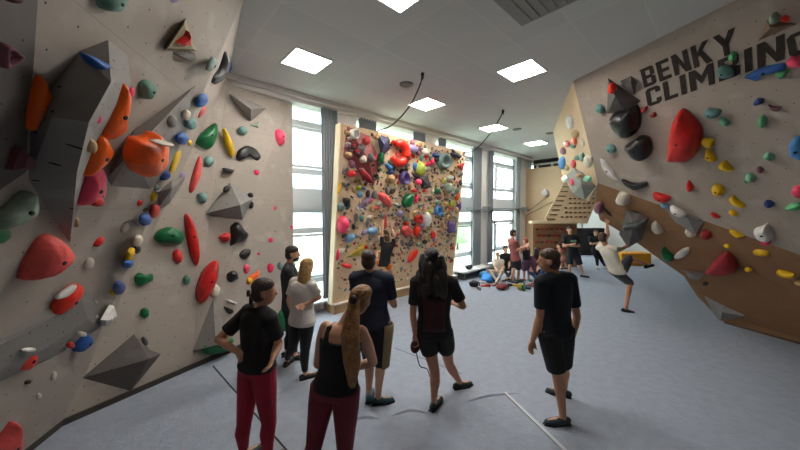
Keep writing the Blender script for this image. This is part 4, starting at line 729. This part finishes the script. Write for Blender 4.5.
def person(label, d, head, neck, pelvis, face, height=1.72, el=(), wr=(), kn=(), an=(), toe=None, hf=None, hair=None, skin='d2a083', top='1a1a1d', topkind='tee', bottom='1a1a1d', legs='shorts', shorts_to=.9, shoe='2a3a3a',
           sw=.19, hem=None, vox=.009, tight=0.0, sock=None, lean=(0, 0), vis=False, tdrop=.0, female=False, snap=True, grow=1.0):
    """joints are given as picture points with a distance offset; order of pairs: the person's left side of the picture first"""
    k = height/1.75*grow
    def J(q): return at(q[0], q[1], d+(q[2] if len(q) > 2 else 0))
    f = (RH*face[0]+FH*face[1]).normalized(); r = f.cross(UP).normalized()
    if r.dot(RH) < 0: r = -r                                  # r points to the picture's right
    if abs(face[0]) > abs(face[1])*1.5 and r.dot(FH) < 0 and False: r = -r
    hd, nk, pv = J(head), J(neck), J(pelvis); up = (nk-pv).normalized(); sk = mat(skin, .55, .06, 5, name='skin')
    g = f - up*f.dot(up); g.normalize()
    shl = [nk-r*sw*k-up*.045*k, nk+r*sw*k-up*.045*k]; hp = [pv-r*.095*k, pv+r*.095*k]
    el = [J(q) for q in el]; wr = [J(q) for q in wr]; kn = [J(q) for q in kn]; an = [J(q) for q in an]; an = [Vector((q.x, q.y, .088*k)) if q.z < .3 and snap else q for q in an]
    b = Sh(); tl = (nk-pv).length
    fw = 1.0 if not female else .93
    TR = [(-.10, .165, .115), (0, .172 if not female else .18, .12), (.12, .16, .112), (.32, .142*fw, .10), (.55, .155*fw, .108), (.78, .172*fw, .112), (.90, .168, .095), (.955, .13, .08), (1.0, .075, .062)]
    def torso(sh, g0, a=0, z=1, drop=0, amp=1.0):
        R = []
        for t, w_, dp in TR:
            if t < a-1e-6 or t > z: continue
            R.append((pv+up*tl*t, r*(w_*k*amp+g0), g*(dp*k*amp+g0)))
        if drop: R.insert(0, (pv+up*tl*(TR[0][0] if a <= TR[0][0] else a)-UP*drop, R[0][1], R[0][2]))
        sh.loft(R, 24, False)
    torso(b, 0)
    b.limb([nk-up*.03*k, hd-(hd-nk)*.35], [.058*k, .052*k])
    b.ell(nk-up*.035*k, r*.09*k, g*.055*k, up*.035*k)
    hfv = (RH*hf[0]+FH*hf[1]).normalized() if hf else f; hr = hfv.cross(UP); hu = (hd-nk).normalized()*.35+UP*.65; hu.normalize(); hu = (hu-hfv*hu.dot(hfv)*.6).normalized()
    b.ell(hd+hu*.02*k, hr*.074*k, hfv*.094*k, hu*.098*k); b.ell(hd-hu*.045*k+hfv*.026*k, hr*.054*k, hfv*.066*k, hu*.072*k)
    b.limb([hd+hfv*.088*k+hu*.008*k, hd+hfv*.108*k-hu*.022*k], [.010*k, .015*k])
    for s in (-1, 1): b.ell(hd+hr*s*.078*k-hu*.008*k-hfv*.005*k, hr*.009*k, hfv*.018*k, hu*.030*k)
    b.limb([hd+hfv*.083*k-hu*.052*k-hr*.018*k, hd+hfv*.09*k-hu*.052*k, hd+hfv*.083*k-hu*.052*k+hr*.018*k], [.008*k]*3)
    for i in range(2):
        s_, e, w_ = shl[i], el[i], wr[i]
        b.limb([s_-r*(-1)**i*-.02*k, s_+(e-s_)*.35, e], [.055*k, .047*k, .038*k]); b.limb([e, e+(w_-e)*.3, w_], [.039*k, .040*k, .026*k])
        dv = (w_-e).normalized(); pn_ = (r if abs(dv.dot(r)) < .8 else g); sd = dv.cross(g).normalized(); sd = sd if sd.length > .5 else r; nr = dv.cross(sd).normalized()
        pc = w_+dv*.045*k; b.ell(pc, sd*.040*k, nr*.017*k, dv*.052*k)
        for j, (o_, l_) in enumerate(((-.030, .058), (-.010, .070), (.010, .066), (.029, .052))):
            p0 = w_+dv*.082*k+sd*o_*k; p1 = p0+(dv*.8+nr*.35)*l_*.55*k; p2 = p1+(dv*.45+nr*.8)*l_*.5*k; b.limb([p0-dv*.02*k, p0, p1, p2], [.0095*k, .0095*k, .009*k, .008*k], seg=8)
        sg = 1 if sd.dot(g) > 0 else -1; t0 = w_+dv*.025*k+sd*sg*.03*k; b.limb([t0, t0+(dv*.6+sd*sg*.7)*.035*k, t0+(dv*.9+sd*sg*.45+nr*.3)*.065*k], [.013*k, .0105*k, .009*k], seg=8)
    shoes = []
    for i in range(2):
        h_, n_, a_ = hp[i], kn[i], an[i]; mid = (h_+n_)/2; f2 = (g+Vector((0, 0, 0)))
        b.limb([h_+up*.02*k, h_+(n_-h_)*.3, h_+(n_-h_)*.75, n_], [.092*k, .086*k, .064*k, .054*k])
        back = -g*.012*k; b.limb([n_, n_+(a_-n_)*.28+back, n_+(a_-n_)*.6+back*.5, a_], [.053*k, .057*k, .044*k, .034*k])
        td_ = toe[i] if toe else face; tv = (RH*td_[0]+FH*td_[1]+UP*(td_[2] if len(td_) > 2 else 0)).normalized()
        sdv = tv.cross(UP).normalized(); upf = sdv.cross(tv).normalized(); upf = upf if upf.z > 0 else -upf
        he = a_-upf*.045*k-tv*.045*k; tp = a_-upf*.058*k+tv*.165*k; b.limb([a_, a_-upf*.04*k, a_-upf*.05*k+tv*.08*k, tp], [.034*k, .036*k, .034*k, .024*k])
        shoes.append((a_, tv, upf, sdv, he, tp))
    root = empty('person', Vector((pv.x, pv.y, min(min(s_[5].z for s_ in shoes)-.03, 9))), label=label, cat='person')
    bo_ = b.finish('body', sk, root, vox); bo_.data.materials[0] = sk
    # top
    if topkind:
        c_ = Sh(); tm = mat(top, .85, .12, 6, .3, 14, name='cloth_'+top); g0 = .014+tight
        h0 = -.10 if hem is None else hem
        if topkind == 'tee': torso(c_, g0, h0, 1.0, tdrop); c_.limb([nk-r*sw*k-up*.035*k, nk-r*.06*k-up*.01*k, nk+r*.06*k-up*.01*k, nk+r*sw*k-up*.035*k], [.072*k, .072*k, .072*k, .072*k])
        else: torso(c_, g0*.7, h0, .80, tdrop)
        if topkind == 'tee':
            for i in range(2): s_ = shl[i]; e = el[i]; q = s_+(e-s_)*.72; c_.limb([s_+up*.0, s_+(e-s_)*.3, q], [.07*k, .066*k, .060*k+tight*.5], False)
        else:
            for s in (-1, 1): c_.limb([pv+up*tl*.72+r*s*.08*k+g*.09*k, pv+up*tl*.95+r*s*.085*k+g*.03*k, nk-up*.035*k+r*s*.085*k, pv+up*tl*.95+r*s*.085*k-g*.05*k, pv+up*tl*.74+r*s*.08*k-g*.095*k], [.03*k]*5)
        to = c_.finish('shirt', tm, root, vox)
    # bottom
    c_ = Sh(); bmn = mat(bottom, .8, .1, 6, .25, 16, name='cloth_'+bottom); torso(c_, .012, -.10, .14 if legs != 'leggings' else .16)
    for i in range(2):
        h_, n_, a_ = hp[i], kn[i], an[i]
        if legs == 'shorts':
            q = h_+(n_-h_)*min(shorts_to, 1); P_ = [h_, h_+(n_-h_)*.35, q]; Rr = [.112*k, .108*k, .092*k]
            if shorts_to > 1: P_ = [h_, h_+(n_-h_)*.4, n_, n_+(a_-n_)*(shorts_to-1)]; Rr = [.112*k, .106*k, .082*k, .08*k]
            c_.limb(P_, Rr, False)
        else:
            e_ = n_+(a_-n_)*.9; bk = -g*.012*k; c_.limb([h_+up*.02*k, h_+(n_-h_)*.3, h_+(n_-h_)*.75, n_, n_+(a_-n_)*.28+bk, n_+(a_-n_)*.6+bk*.5, e_], [.108*k, .100*k, .076*k, .064*k, .066*k, .052*k, .043*k], False)
    bt = c_.finish('leggings' if legs != 'shorts' else 'shorts', bmn, root, vox)
    if shoe:
        for a_, tv, upf, sdv, he, tp in shoes:
            c_ = Sh(); c_.loft([(he-tv*.01*k, sdv*.030*k, upf*.032*k), (a_-upf*.045*k, sdv*.040*k, upf*.042*k), (a_-upf*.055*k+tv*.09*k, sdv*.046*k, upf*.034*k), (tp, sdv*.034*k, upf*.024*k)], 16); so = c_.finish('shoe', mat(shoe, .6), root, vox, 2)
            V, F = prism([he-tv*.03*k-sdv*.03*k-upf*.03*k, he-tv*.03*k+sdv*.03*k-upf*.03*k, tp+tv*.0-tv*.05*k+sdv*.047*k-upf*.015*k, tp+tv*.03*k+sdv*.02*k-upf*.015*k, tp+tv*.03*k-sdv*.02*k-upf*.015*k, tp-tv*.05*k-sdv*.047*k-upf*.015*k], -upf*.012*k)
            s2 = mesh('sole', V, F, mat('202020', .7)); adopt(so, s2)
    if sock:
        for a_, tv, upf, *_ in shoes[:1] if sock == 'one' else shoes: c_ = Sh(); c_.limb([a_-upf*.01, a_+(kn[0]-an[0]).normalized()*.06*k], [.040*k, .040*k]); c_.finish('sock', mat('c8c4bc', .9), root, vox, 2)
    if vis:                                                   # face details
        for s in (-1, 1):
            e = Sh(); e.ell(hd+hfv*.083*k+hr*s*.030*k+hu*.012*k, hr*.014*k, hfv*.008*k, hu*.008*k); e.finish('eye', mat('20181a', .3), root, .004, 1)
        e = Sh(); e.ell(hd+hfv*.090*k-hu*.052*k, hr*.020*k, hfv*.007*k, hu*.007*k); e.finish('mouth', mat('a05a50', .5), root, .004, 1)
    if hair:
        hm = mat(hair['c'], .5, .35, 30, .6, 60, name='hair_'+hair['c']); c_ = Sh(); st = hair.get('s', 'short')
        c_.ell(hd+hu*.056*k-hfv*.010*k, hr*.083*k, hfv*.098*k, hu*.076*k); c_.ell(hd-hu*.01*k-hfv*.036*k, hr*.078*k, hfv*.070*k, hu*.082*k)
        if st == 'long':
            L_ = hair.get('len', .35); w0 = hair.get('w', .09)
            c_.loft([(hd-hfv*.03*k+hu*.02*k, hr*.085*k, hfv*.08*k), (hd-hfv*.045*k-UP*.10*k, hr*(w0+.01)*k, hfv*.075*k), (hd-hfv*.07*k-UP*L_*.6, hr*(w0+.02)*k, hfv*.05*k), (hd-hfv*.085*k-UP*L_, hr*w0*.75*k, hfv*.03*k)], 24)
        if st == 'curly':
            rn = random.Random(5)
            for z in range(60): a_ = rn.uniform(-2.6, 2.6)+math.pi; zz = rn.uniform(-.36, .0); wd_ = (.09+.075*max(0, 1-abs(zz+.24)/.3))*k; q = hd-hfv*.03*k+hu*zz*k-hfv*math.cos(a_+math.pi)*wd_*.8+hr*math.sin(a_)*wd_; c_.ell(q, hr*.030*k, hfv*.034*k, hu*.085*k)
            c_.loft([(hd-hfv*.02*k, hr*.09*k, hfv*.08*k), (hd-hfv*.05*k-UP*.16*k, hr*.15*k, hfv*.08*k), (hd-hfv*.08*k-UP*.36*k, hr*.14*k, hfv*.05*k)], 24)
        ho = c_.finish('hair', hm, root, vox*.9, 2)
        if st in ('pony', 'bun'):
            c_ = Sh(); tie = hd-hfv*.105*k+hu*hair.get('tie', .03)*k
            pts = [tie+hfv*.02*k]+[J(q) for q in hair['tail']]; n_ = len(pts); c_.loft([(p, hr*w_*k, hfv*w_*.62*k) for p, w_ in zip(pts, hair['tw'])], 18); tt = c_.finish('ponytail', hm, root, vox*.8, 2)
            V, F = tube([tie-hfv*.004*k, tie-hfv*.03*k], .030*k, 12); adopt(tt, mesh('hair_tie', V, F, mat('3c2a28', .7), smooth=True))
        if hair.get('beard'):
            c_ = Sh(); c_.ell(hd-hu*.07*k+hfv*.04*k, hr*.054*k, hfv*.058*k, hu*.045*k); c_.finish('beard', hm, root, vox*.8, 2)
    return root, dict(hd=hd, nk=nk, pv=pv, el=el, wr=wr, kn=kn, an=an, r=r, g=g, up=up, k=k, f=f, hp=hp)
PV = .0085
# the woman in the black t-shirt and red leggings, hands on hips
pA, jA = person('woman in loose black t-shirt and red leggings with hands on hips, nearest the left wall', 2.5, (264, 292), (259, 311), (257, 366), (.55, .8), 1.68, el=((219, 339, .02), (279, 343, -.02)), wr=((236, 351, -.1), (273, 358, -.14)),
    kn=((244, 424, .03), (269, 423, -.02)), an=((244, 470, .05), (268, 476, -.02)), hf=(.9, .35), hair=dict(c='33211a', s='bun', tail=[(252, 296, -.0), (251, 303, -.0)], tw=(.03, .036, .03), tie=.0), top='161517', bottom='a01c34', legs='leggings', tight=.012, sw=.175, female=True, vox=PV, hem=-.02, skin='c89478')
pB, jB = person('blonde woman in a white t-shirt and black leggings with an arm behind her back', 3.84, (307, 267), (303, 281), (302, 320), (.5, .85), 1.66, el=((289, 300, .05), (319, 297, -.02)), wr=((293, 314, .2), (305, 304, -.13)),
    kn=((293, 347, .1), (305, 351, -.05)), an=((287, 361, .35), (305, 378, 0)), toe=((.2, 1), (.8, .5)), hair=dict(c='b08a54', s='long', len=.42, w=.095), top='cfcac2', bottom='18181b', legs='leggings', tight=.02, sw=.175, female=True, vox=.010, shoe='3a3430', hem=-.1)
pC, jC = person('bearded man in a dark t-shirt looking right, behind the blonde woman', 4.35, (292.5, 254), (289, 266), (291, 306), (1, .25), 1.74, el=((284, 290, .05), (297, 290, .0)), wr=((292, 305, .1), (303, 300, .05)),
    kn=((290, 335, .1), (294, 336, 0)), an=((287, 361, .1), (295, 362, 0)), hair=dict(c='2a1c16', beard=True), top='24262b', bottom='1c1c20', legs='leggings', vox=.011, vis=True)
pD, jD = person('woman in black tank top and maroon leggings with long ponytail, nearest the camera', 2.15, (360, 301), (344, 324), (335, 388), (.3, .95), 1.68, el=((318, 364, .1), (373, 362, .1)), wr=((338, 366, .24), (352, 368, .24)),
    kn=((314, 446, .02), (345, 450, .02)), an=((303, 505, .02), (341, 512, .02)), hf=(.35, .93), hair=dict(c='94683c', s='pony', tie=.045, tail=[(353, 311, -.13), (350, 335, -.19), (352, 362, -.17), (352, 386, -.15)], tw=(.038, .052, .072, .07, .03)), top='141417', topkind='tank', bottom='6e1a2c', legs='leggings', female=True, sw=.165, vox=PV, hem=-.04, tight=.01)
pE, jE = person('man in navy t-shirt and black shorts with tan side stripe, hand at chin', 3.33, (369, 261), (371, 275), (375, 322), (.15, .99), 1.76, el=((357, 305, .06), (394, 305, .04)), wr=((364, 296, .26), (384, 290, .22)),
    kn=((370, 360, .04), (381, 362, 0)), an=((369, 396, .06), (378, 402, 0)), toe=((.1, 1), (.9, .2)), hair=dict(c='3a241a'), top='20283a', bottom='17171b', shorts_to=1.1, shoe='1f4a50', sock='one', vox=.0095, skin='c99a7c')
pF, jF = person('visitor with long dark curly hair in a black t-shirt and black shorts', 3.25, (432, 260), (434, 279), (434, 331), (.1, .99), 1.80, el=((413, 313, .0), (463, 306, .0)), wr=((415, 334, -.02), (454, 303, .2)),
    kn=((435, 372, .0), (449, 364, .2)), an=((434, 403, 0), (459, 387, .38)), toe=((.45, .7), (.9, .35)), hair=dict(c='1c1210', s='curly'), top='17171a', bottom='141416', shorts_to=.55, shoe='26362c', vox=.0095, tight=.012, skin='c48d70')
pG, jG = person('man in black t-shirt and black shorts at the right, head turned left', 3.05, (549, 261), (556, 277), (556, 330), (-.35, .93), 1.80, el=((540, 317, -.02), (577, 316, .1)), wr=((533, 340, -.03), (572, 340, .16)),
    kn=((557, 372, -.03), (563, 366, .2)), an=((563, 410, -.05), (564, 390, .42)), toe=((-.9, -.05), (-.8, .4)), hf=(-.92, .38), hair=dict(c='4a3222'), top='131a24', bottom='15171b', shorts_to=.95, shoe='2e3c40', vox=.0095, vis=True, skin='c48f70')
# climbers
pH, jH = person('climber in a white t-shirt and grey shorts swinging from the hanging grey volume', 6.5, (603, 238), (606, 247), (617, 270), (.75, .35), 1.70, el=((608, 235, .1), (622, 249, .1)), wr=((607, 224, .1), (631, 243, .2)),
    kn=((630, 283, -.05), (629, 258, .15)), an=((626, 303, -.05), (647, 264, .15)), toe=((.9, -.2, -.15), (.9, .2, .2)), hair=dict(c='4a3526'), top='d8d0c0', bottom='4a4c52', shorts_to=1.05, shoe='20262a', sw=.17, vox=.012, skin='c88f6e')
pI, jI = person('young climber in black t-shirt and orange shorts on the centre board', 6.72, (387, 239), (388, 244), (384, 264), (-.1, .99), 1.35, el=((382, 233, .0), (394, 236, .0)), wr=((383, 223, .05), (391, 226, .05)),
    kn=((377, 260, .15), (392, 273, .15)), an=((377, 252, .2), (390, 282, .2)), toe=((-.6, .5, .3), (.3, .8, .1)), hair=dict(c='5a3a20'), top='151517', bottom='e07020', shorts_to=.4, shoe='d88a80', vox=.012, sw=.16)
# far people
pJ, jJ = person('man in a black printed t-shirt and dark shorts with folded arms, facing the camera', 9.9, (569.5, 230), (570.5, 236), (573, 254), (-.15, -.98), 1.78, el=((563.5, 246, -.02), (579, 246, -.02)), wr=((572, 244.5, -.2), (569, 246, -.22)),
    kn=((570, 265, -.05), (580, 265, -.05)), an=((569.5, 275.5, 0), (583, 275, 0)), toe=((-.3, -1), (.8, -.6)), hair=dict(c='2a1c16'), top='1a1d1e', bottom='1e2026', shorts_to=.95, shoe='2a2a2e', vox=.014, vis=True)
pK, jK = person('woman in black with folded arms standing before the black crash pad', 11.4, (596, 232.5), (595.5, 237), (597, 251), (-.2, -.97), 1.66, el=((590.5, 244, 0), (601, 244, 0)), wr=((596, 243, -.2), (594, 244, -.2)),
    kn=((597, 259, 0), (601, 259, 0)), an=((597.5, 267, 0), (605, 267, 0)), toe=((-.2, -1), (.5, -.8)), hair=dict(c='4a3322'), top='1a1a1c', bottom='17171a', legs='leggings', shoe='c8c4c0', vox=.014, vis=True, female=True)
pL_, jL = person('man in a faded red t-shirt and dark shorts standing among the bags, facing right', 9.1, (513, 233.5), (512, 240), (515.5, 259), (.9, .1), 1.72, el=((516.5, 250, -.15), (520, 249, .15)), wr=((525, 247, -.15), (526, 245, .1)),
    kn=((513.5, 270, -.05), (519, 270, .1)), an=((513, 281, -.05), (518, 280.5, .1)), toe=((.9, -.2), (.9, .1)), hair=dict(c='33241c'), top='9a5550', bottom='23252c', shorts_to=.85, shoe='2e5a58', vox=.014, vis=True)
pM, jM = person('child in a black vest and purple shorts facing the man in faded red', 9.4, (525.5, 241), (525.5, 246.5), (526.5, 261), (-.5, .85), 1.45, el=((521, 253, 0), (530.5, 252, 0)), wr=((522, 247, -.1), (529, 246, .1)),
    kn=((524, 271.5, 0), (528.5, 271.5, 0)), an=((524, 280.5, 0), (528.5, 280, 0)), toe=((-.5, .5), (.3, .8)), hair=dict(c='a05a50'), top='222024', topkind='tank', bottom='6d4a68', shorts_to=.9, shoe='b06a60', vox=.013)
def seated(label, d, head, neck, pelvis, fx, **k):
    x, y = pelvis; s = 1 if fx[0] >= 0 else -1
    return person(label, d, head, neck, pelvis, fx, el=((x-3.6, y-5, -.12), (x+3.6, y-5, -.12)), wr=((x-2, y-2, -.4), (x+3, y-2, -.4)), kn=((x-7+s*3, y-2.5, -.35), (x+7+s*3, y-2.5, -.35)), an=((x+2+s*2, y+3, -.5), (x-2+s*2, y+3, -.55)), toe=((.8, -.5), (-.8, -.5)), vox=.013, **k)
seated('small fair-haired child in pale clothes sitting on the mat by the far column', 9.3, (497.5, 255), (498, 260), (499, 273), (-.1, -.98), height=1.3, hair=dict(c='b88a60'), top='d8cfc0', bottom='cfc4b4', legs='leggings', shoe='8a6a60', vis=True)
seated('person in black sitting behind the fair-haired child', 9.9, (505.5, 249), (505.5, 254.5), (506, 269), (.3, -.9), height=1.6, hair=dict(c='2a1d18'), top='1c1c1f', bottom='2a2c34', legs='leggings', shoe='333333')
seated('woman with long dark hair in purple top and jeans sitting on the mat', 9.5, (536, 251), (534.5, 257), (534, 273), (.2, .9), height=1.62, hair=dict(c='3a2a20', s='long', len=.3, w=.08), top='6a4658', bottom='2c4068', legs='leggings', shoe='444444', female=True)
person('person with dark hair bending over at the foot of the niche wall', 11.2, (559.5, 246), (560, 250), (563, 258), (-.7, .3), 1.5, el=((557, 255, 0), (560, 256, 0)), wr=((555, 260, 0), (558, 261, 0)), kn=((561, 263, 0), (565, 263, .1)), an=((561, 269, 0), (566, 269, .1)), hair=dict(c='2a1c18'), top='b8806a', bottom='a86e5a', shorts_to=.8, shoe='5a3a30', vox=.014)
# clothing and carried details
def patch(o_par, name, pts, off, m):
    V, F = prism(pts, off); adopt(o_par, mesh(name, V, F, m))
def stripe(root, j, side, col, m_):                           # side stripe wrapped on the outside of the shorts leg
    a, b_ = j['hp'][side], j['kn'][side]; s = j['r']*(1 if side else -1); pts = []; V, F = [], []
    b_ = b_+(b_-a)*.08; n = 8
    for i in range(n+1):
        t = i/n; c = a+(b_-a)*t; R0 = (.118-.026*t)*j['k']+.003
        for q in range(7): th = (q/6-.5)*1.5-.5; V.append(c+(s*math.cos(th)+j['g']*math.sin(th))*R0)
    for i in range(n):
        for q in range(6): F.append((i*7+q, i*7+q+1, i*7+q+8, i*7+q+7))
    o = mesh('side_stripe', V, F, m_, smooth=True); md = o.modifiers.new('s', 'SOLIDIFY'); md.thickness = .006; adopt(root, o)
stripe(pE, jE, 1, 1, mat('9c8a68', .85, .1, 8))
# darker red print panel on the back of the curly-haired visitor's shirt
V, F = [], []
for i in range(7):
    t = .08+.62*i/6; c = jF['pv']+jF['up']*(jF['nk']-jF['pv']).length*t
    w_ = [.168, .16, .152, .155, .16, .17, .172][i]+.02
    for q in range(9): th = -math.pi/2+(q/8-.5)*1.3; V.append(c+jF['r']*(w_+.012)*math.cos(th)+jF['g']*(w_*.70+.016)*math.sin(th))
for i in range(6):
    for q in range(8): F.append((i*9+q, i*9+q+1, i*9+q+10, i*9+q+9))
o = mesh('shirt_print', V, F, mat('3c1a20', .85, .25, 12), smooth=True); md = o.modifiers.new('s', 'SOLIDIFY'); md.thickness = .004; adopt(pF, o)
# chest print on the far man's shirt
c = (jJ['pv']+jJ['nk'])/2+jJ['up']*.12+jJ['g']*.148
for dx, w_ in ((-.07, .05), (-.01, .04), (.05, .05)): patch(pJ, 'shirt_print', [c+jJ['r']*dx, c+jJ['r']*(dx+w_), c+jJ['r']*(dx+w_)+jJ['up']*.07, c+jJ['r']*dx+jJ['up']*.07], jJ['g']*.006, mat('6fae8c', .8))
# rolled cloth bag with a string in the curly-haired visitor's hand
w_ = jF['wr'][0]; q = w_-UP*.10
o = blob((0, 0, 0), (.05, .045, .075), 3, mat('4a1c24', .8, .3, 20), 'pouch', .2); r0 = empty('chalk_bag', q, label='dark red chalk bag with a dangling strap held by the long-haired visitor', cat='bag'); o.parent = r0; o.location = (.0, 0, -.04)
pts = spline([q-UP*.08, at(417, 355, 3.2), at(420, 366, 3.2), at(427, 369, 3.2), at(430, 377, 3.2)], 6); V, F = tube(pts, .006, 6); adopt(r0, mesh('strap', V, F, mat('1c1c1e', .7), smooth=True))
o = blob(jE['wr'][1]+UP*.0, (.02, .02, .02), 1, mat('c8bfae', .6), 'x'); bpy.data.objects.remove(o)
# ---------------------------------------------------------------- belongings on the mat
def bag(px, py, rx, ry, rz, col, lb, cat, name, seed, straps=0, flat=False):
    c = flr(px, py); k = (c-EYE).dot(FH)/FPX; sx, sz, sy = rx*k, ry*2*k, rz*k
    r = empty(name, c, label=lb, cat=cat)
    o = blob((0, 0, sz*.5), (sx, sy, sz*.52), seed, mat(col, .75, .2, 10, .4, 12), 'bag_body', .35); o.parent = r
    for s in range(straps):
        pts = spline([Vector((sx*.3*(s*2-1), -sy*.5, sz*.8)), Vector((sx*.5*(s*2-1), -sy*1.1, sz*.7)), Vector((sx*.6*(s*2-1), -sy*1.1, sz*.15))], 6); V, F = tube(pts, .015, 6); mesh('strap', V, F, mat('202022', .8), r, smooth=True)
    return r
bag(489, 281, 10, 3.5, 8, '2f82c8', 'bright blue bag lying on the mat by the far column', 'bag', 'gym_bag', 4, 1)
bag(483, 277, 4, 3, 4, '5aa2d8', 'light blue cloth draped at the left end of the blue bag', 'cloth', 'cloth_bundle', 14)
bag(474, 286.5, 5.5, 3, 4, '1e1e24', 'black backpack on the mat in front of the low bench', 'backpack', 'backpack', 5, 2)
bag(502, 289.5, 8.5, 2.6, 4, '7e2630', 'dark red duffel bag on the mat in front of the standing man', 'bag', 'duffel_bag', 6, 2)
bag(520, 290, 3, 3.4, 3, 'a8a04a', 'olive yellow drawstring bag beside the red duffel bag', 'bag', 'drawstring_bag', 7, 1)
bag(491.5, 275, 3.4, 3.2, 3.4, '23242a', 'black round bag propped beside the seated child', 'bag', 'round_bag', 8)
b_ = bag(467, 273, 4, 2, 3, '2b2c32', 'dark jacket bundle lying on the low white bench', 'jacket', 'jacket', 9); b_.location = at(467, 269.5, 9.75); b_.location.z = .31; b_.location.y = 5.62
bag(497, 280, 3.5, 2.2, 3, '5a2a3a', 'plum coloured small bag beside the fair-haired child', 'bag', 'pouch_bag', 21)
bag(528, 289, 3.2, 1.6, 3, '303a52', 'dark blue jacket heap right of the olive bag', 'jacket', 'jacket', 22)
bag(513, 280.5, 2.6, 2.4, 2, '6a6f78', 'grey bag behind the man in faded red', 'bag', 'day_pack', 23)
def sneaker(px, py, ang, col, lb):
    c = flr(px, py); r = empty('sneaker', c, label=lb, cat='shoe', group='shoes lying by the far column'); u_ = Vector((math.cos(ang), math.sin(ang), 0)); v_ = UP.cross(u_)
    s = Sh(); s.loft([(u_*-.11+UP*.05, v_*.035, UP*.045), (u_*-.02+UP*.055, v_*.04, UP*.05), (u_*.07+UP*.035, v_*.045, UP*.03), (u_*.14+UP*.028, v_*.036, UP*.022)], 14)
    o = s.finish('upper', mat(col, .7), None, .01, 2); o.parent = r
    V, F = prism([u_*-.15-v_*.035, u_*-.15+v_*.035, u_*.08+v_*.05, u_*.17+v_*.02, u_*.17-v_*.02, u_*.08-v_*.05], UP*.018); mesh('sole', V, F, mat('d8d4cc', .7), r)
for px, py, a, c_, lb in ((497, 284, .4, '3a3c44', 'dark shoe lying left of the red duffel bag'), (511, 283, 1.2, '50525a', 'grey shoe behind the standing man'), (529, 287, 2, '8a4a48', 'reddish shoe right of the olive bag'), (535, 285, .3, '30343c', 'dark shoe near the seated woman'), (486, 287, 2.2, 'b0443c', 'red shoe in front of the blue bag'),
                          (479, 290, .9, '6a6c74', 'grey shoe right of the black backpack'), (541, 283, 1, 'c8c0b4', 'pale shoe right of the seated woman'), (508, 287, 2.6, '202226', 'black shoe behind the duffel bag'), (531, 282.5, .8, '4a7a8a', 'blue shoe at the feet of the standing child'), (516, 287, 1.5, 'b08a3a', 'tan shoe between the duffel and olive bags'), (482, 284, 2, 'c0bcb4', 'white shoe between the blue bag and the backpack')): sneaker(px, py, a, c_, lb)
c = flr(524, 291); V, F = tube([Vector((0, 0, 0)), Vector((0, 0, .16)), Vector((0, 0, .19)), Vector((0, 0, .21))], [.035, .035, .015, .015], 12); t = empty('water_bottle', c, label='green water bottle standing beside the olive drawstring bag', cat='bottle'); mesh('bottle_body', V, F, mat('3f7a58', .4), t, smooth=True)
V, F = tube([Vector((0, 0, .21)), Vector((0, 0, .235))], .018, 12); mesh('cap', V, F, mat('222222', .5), t)
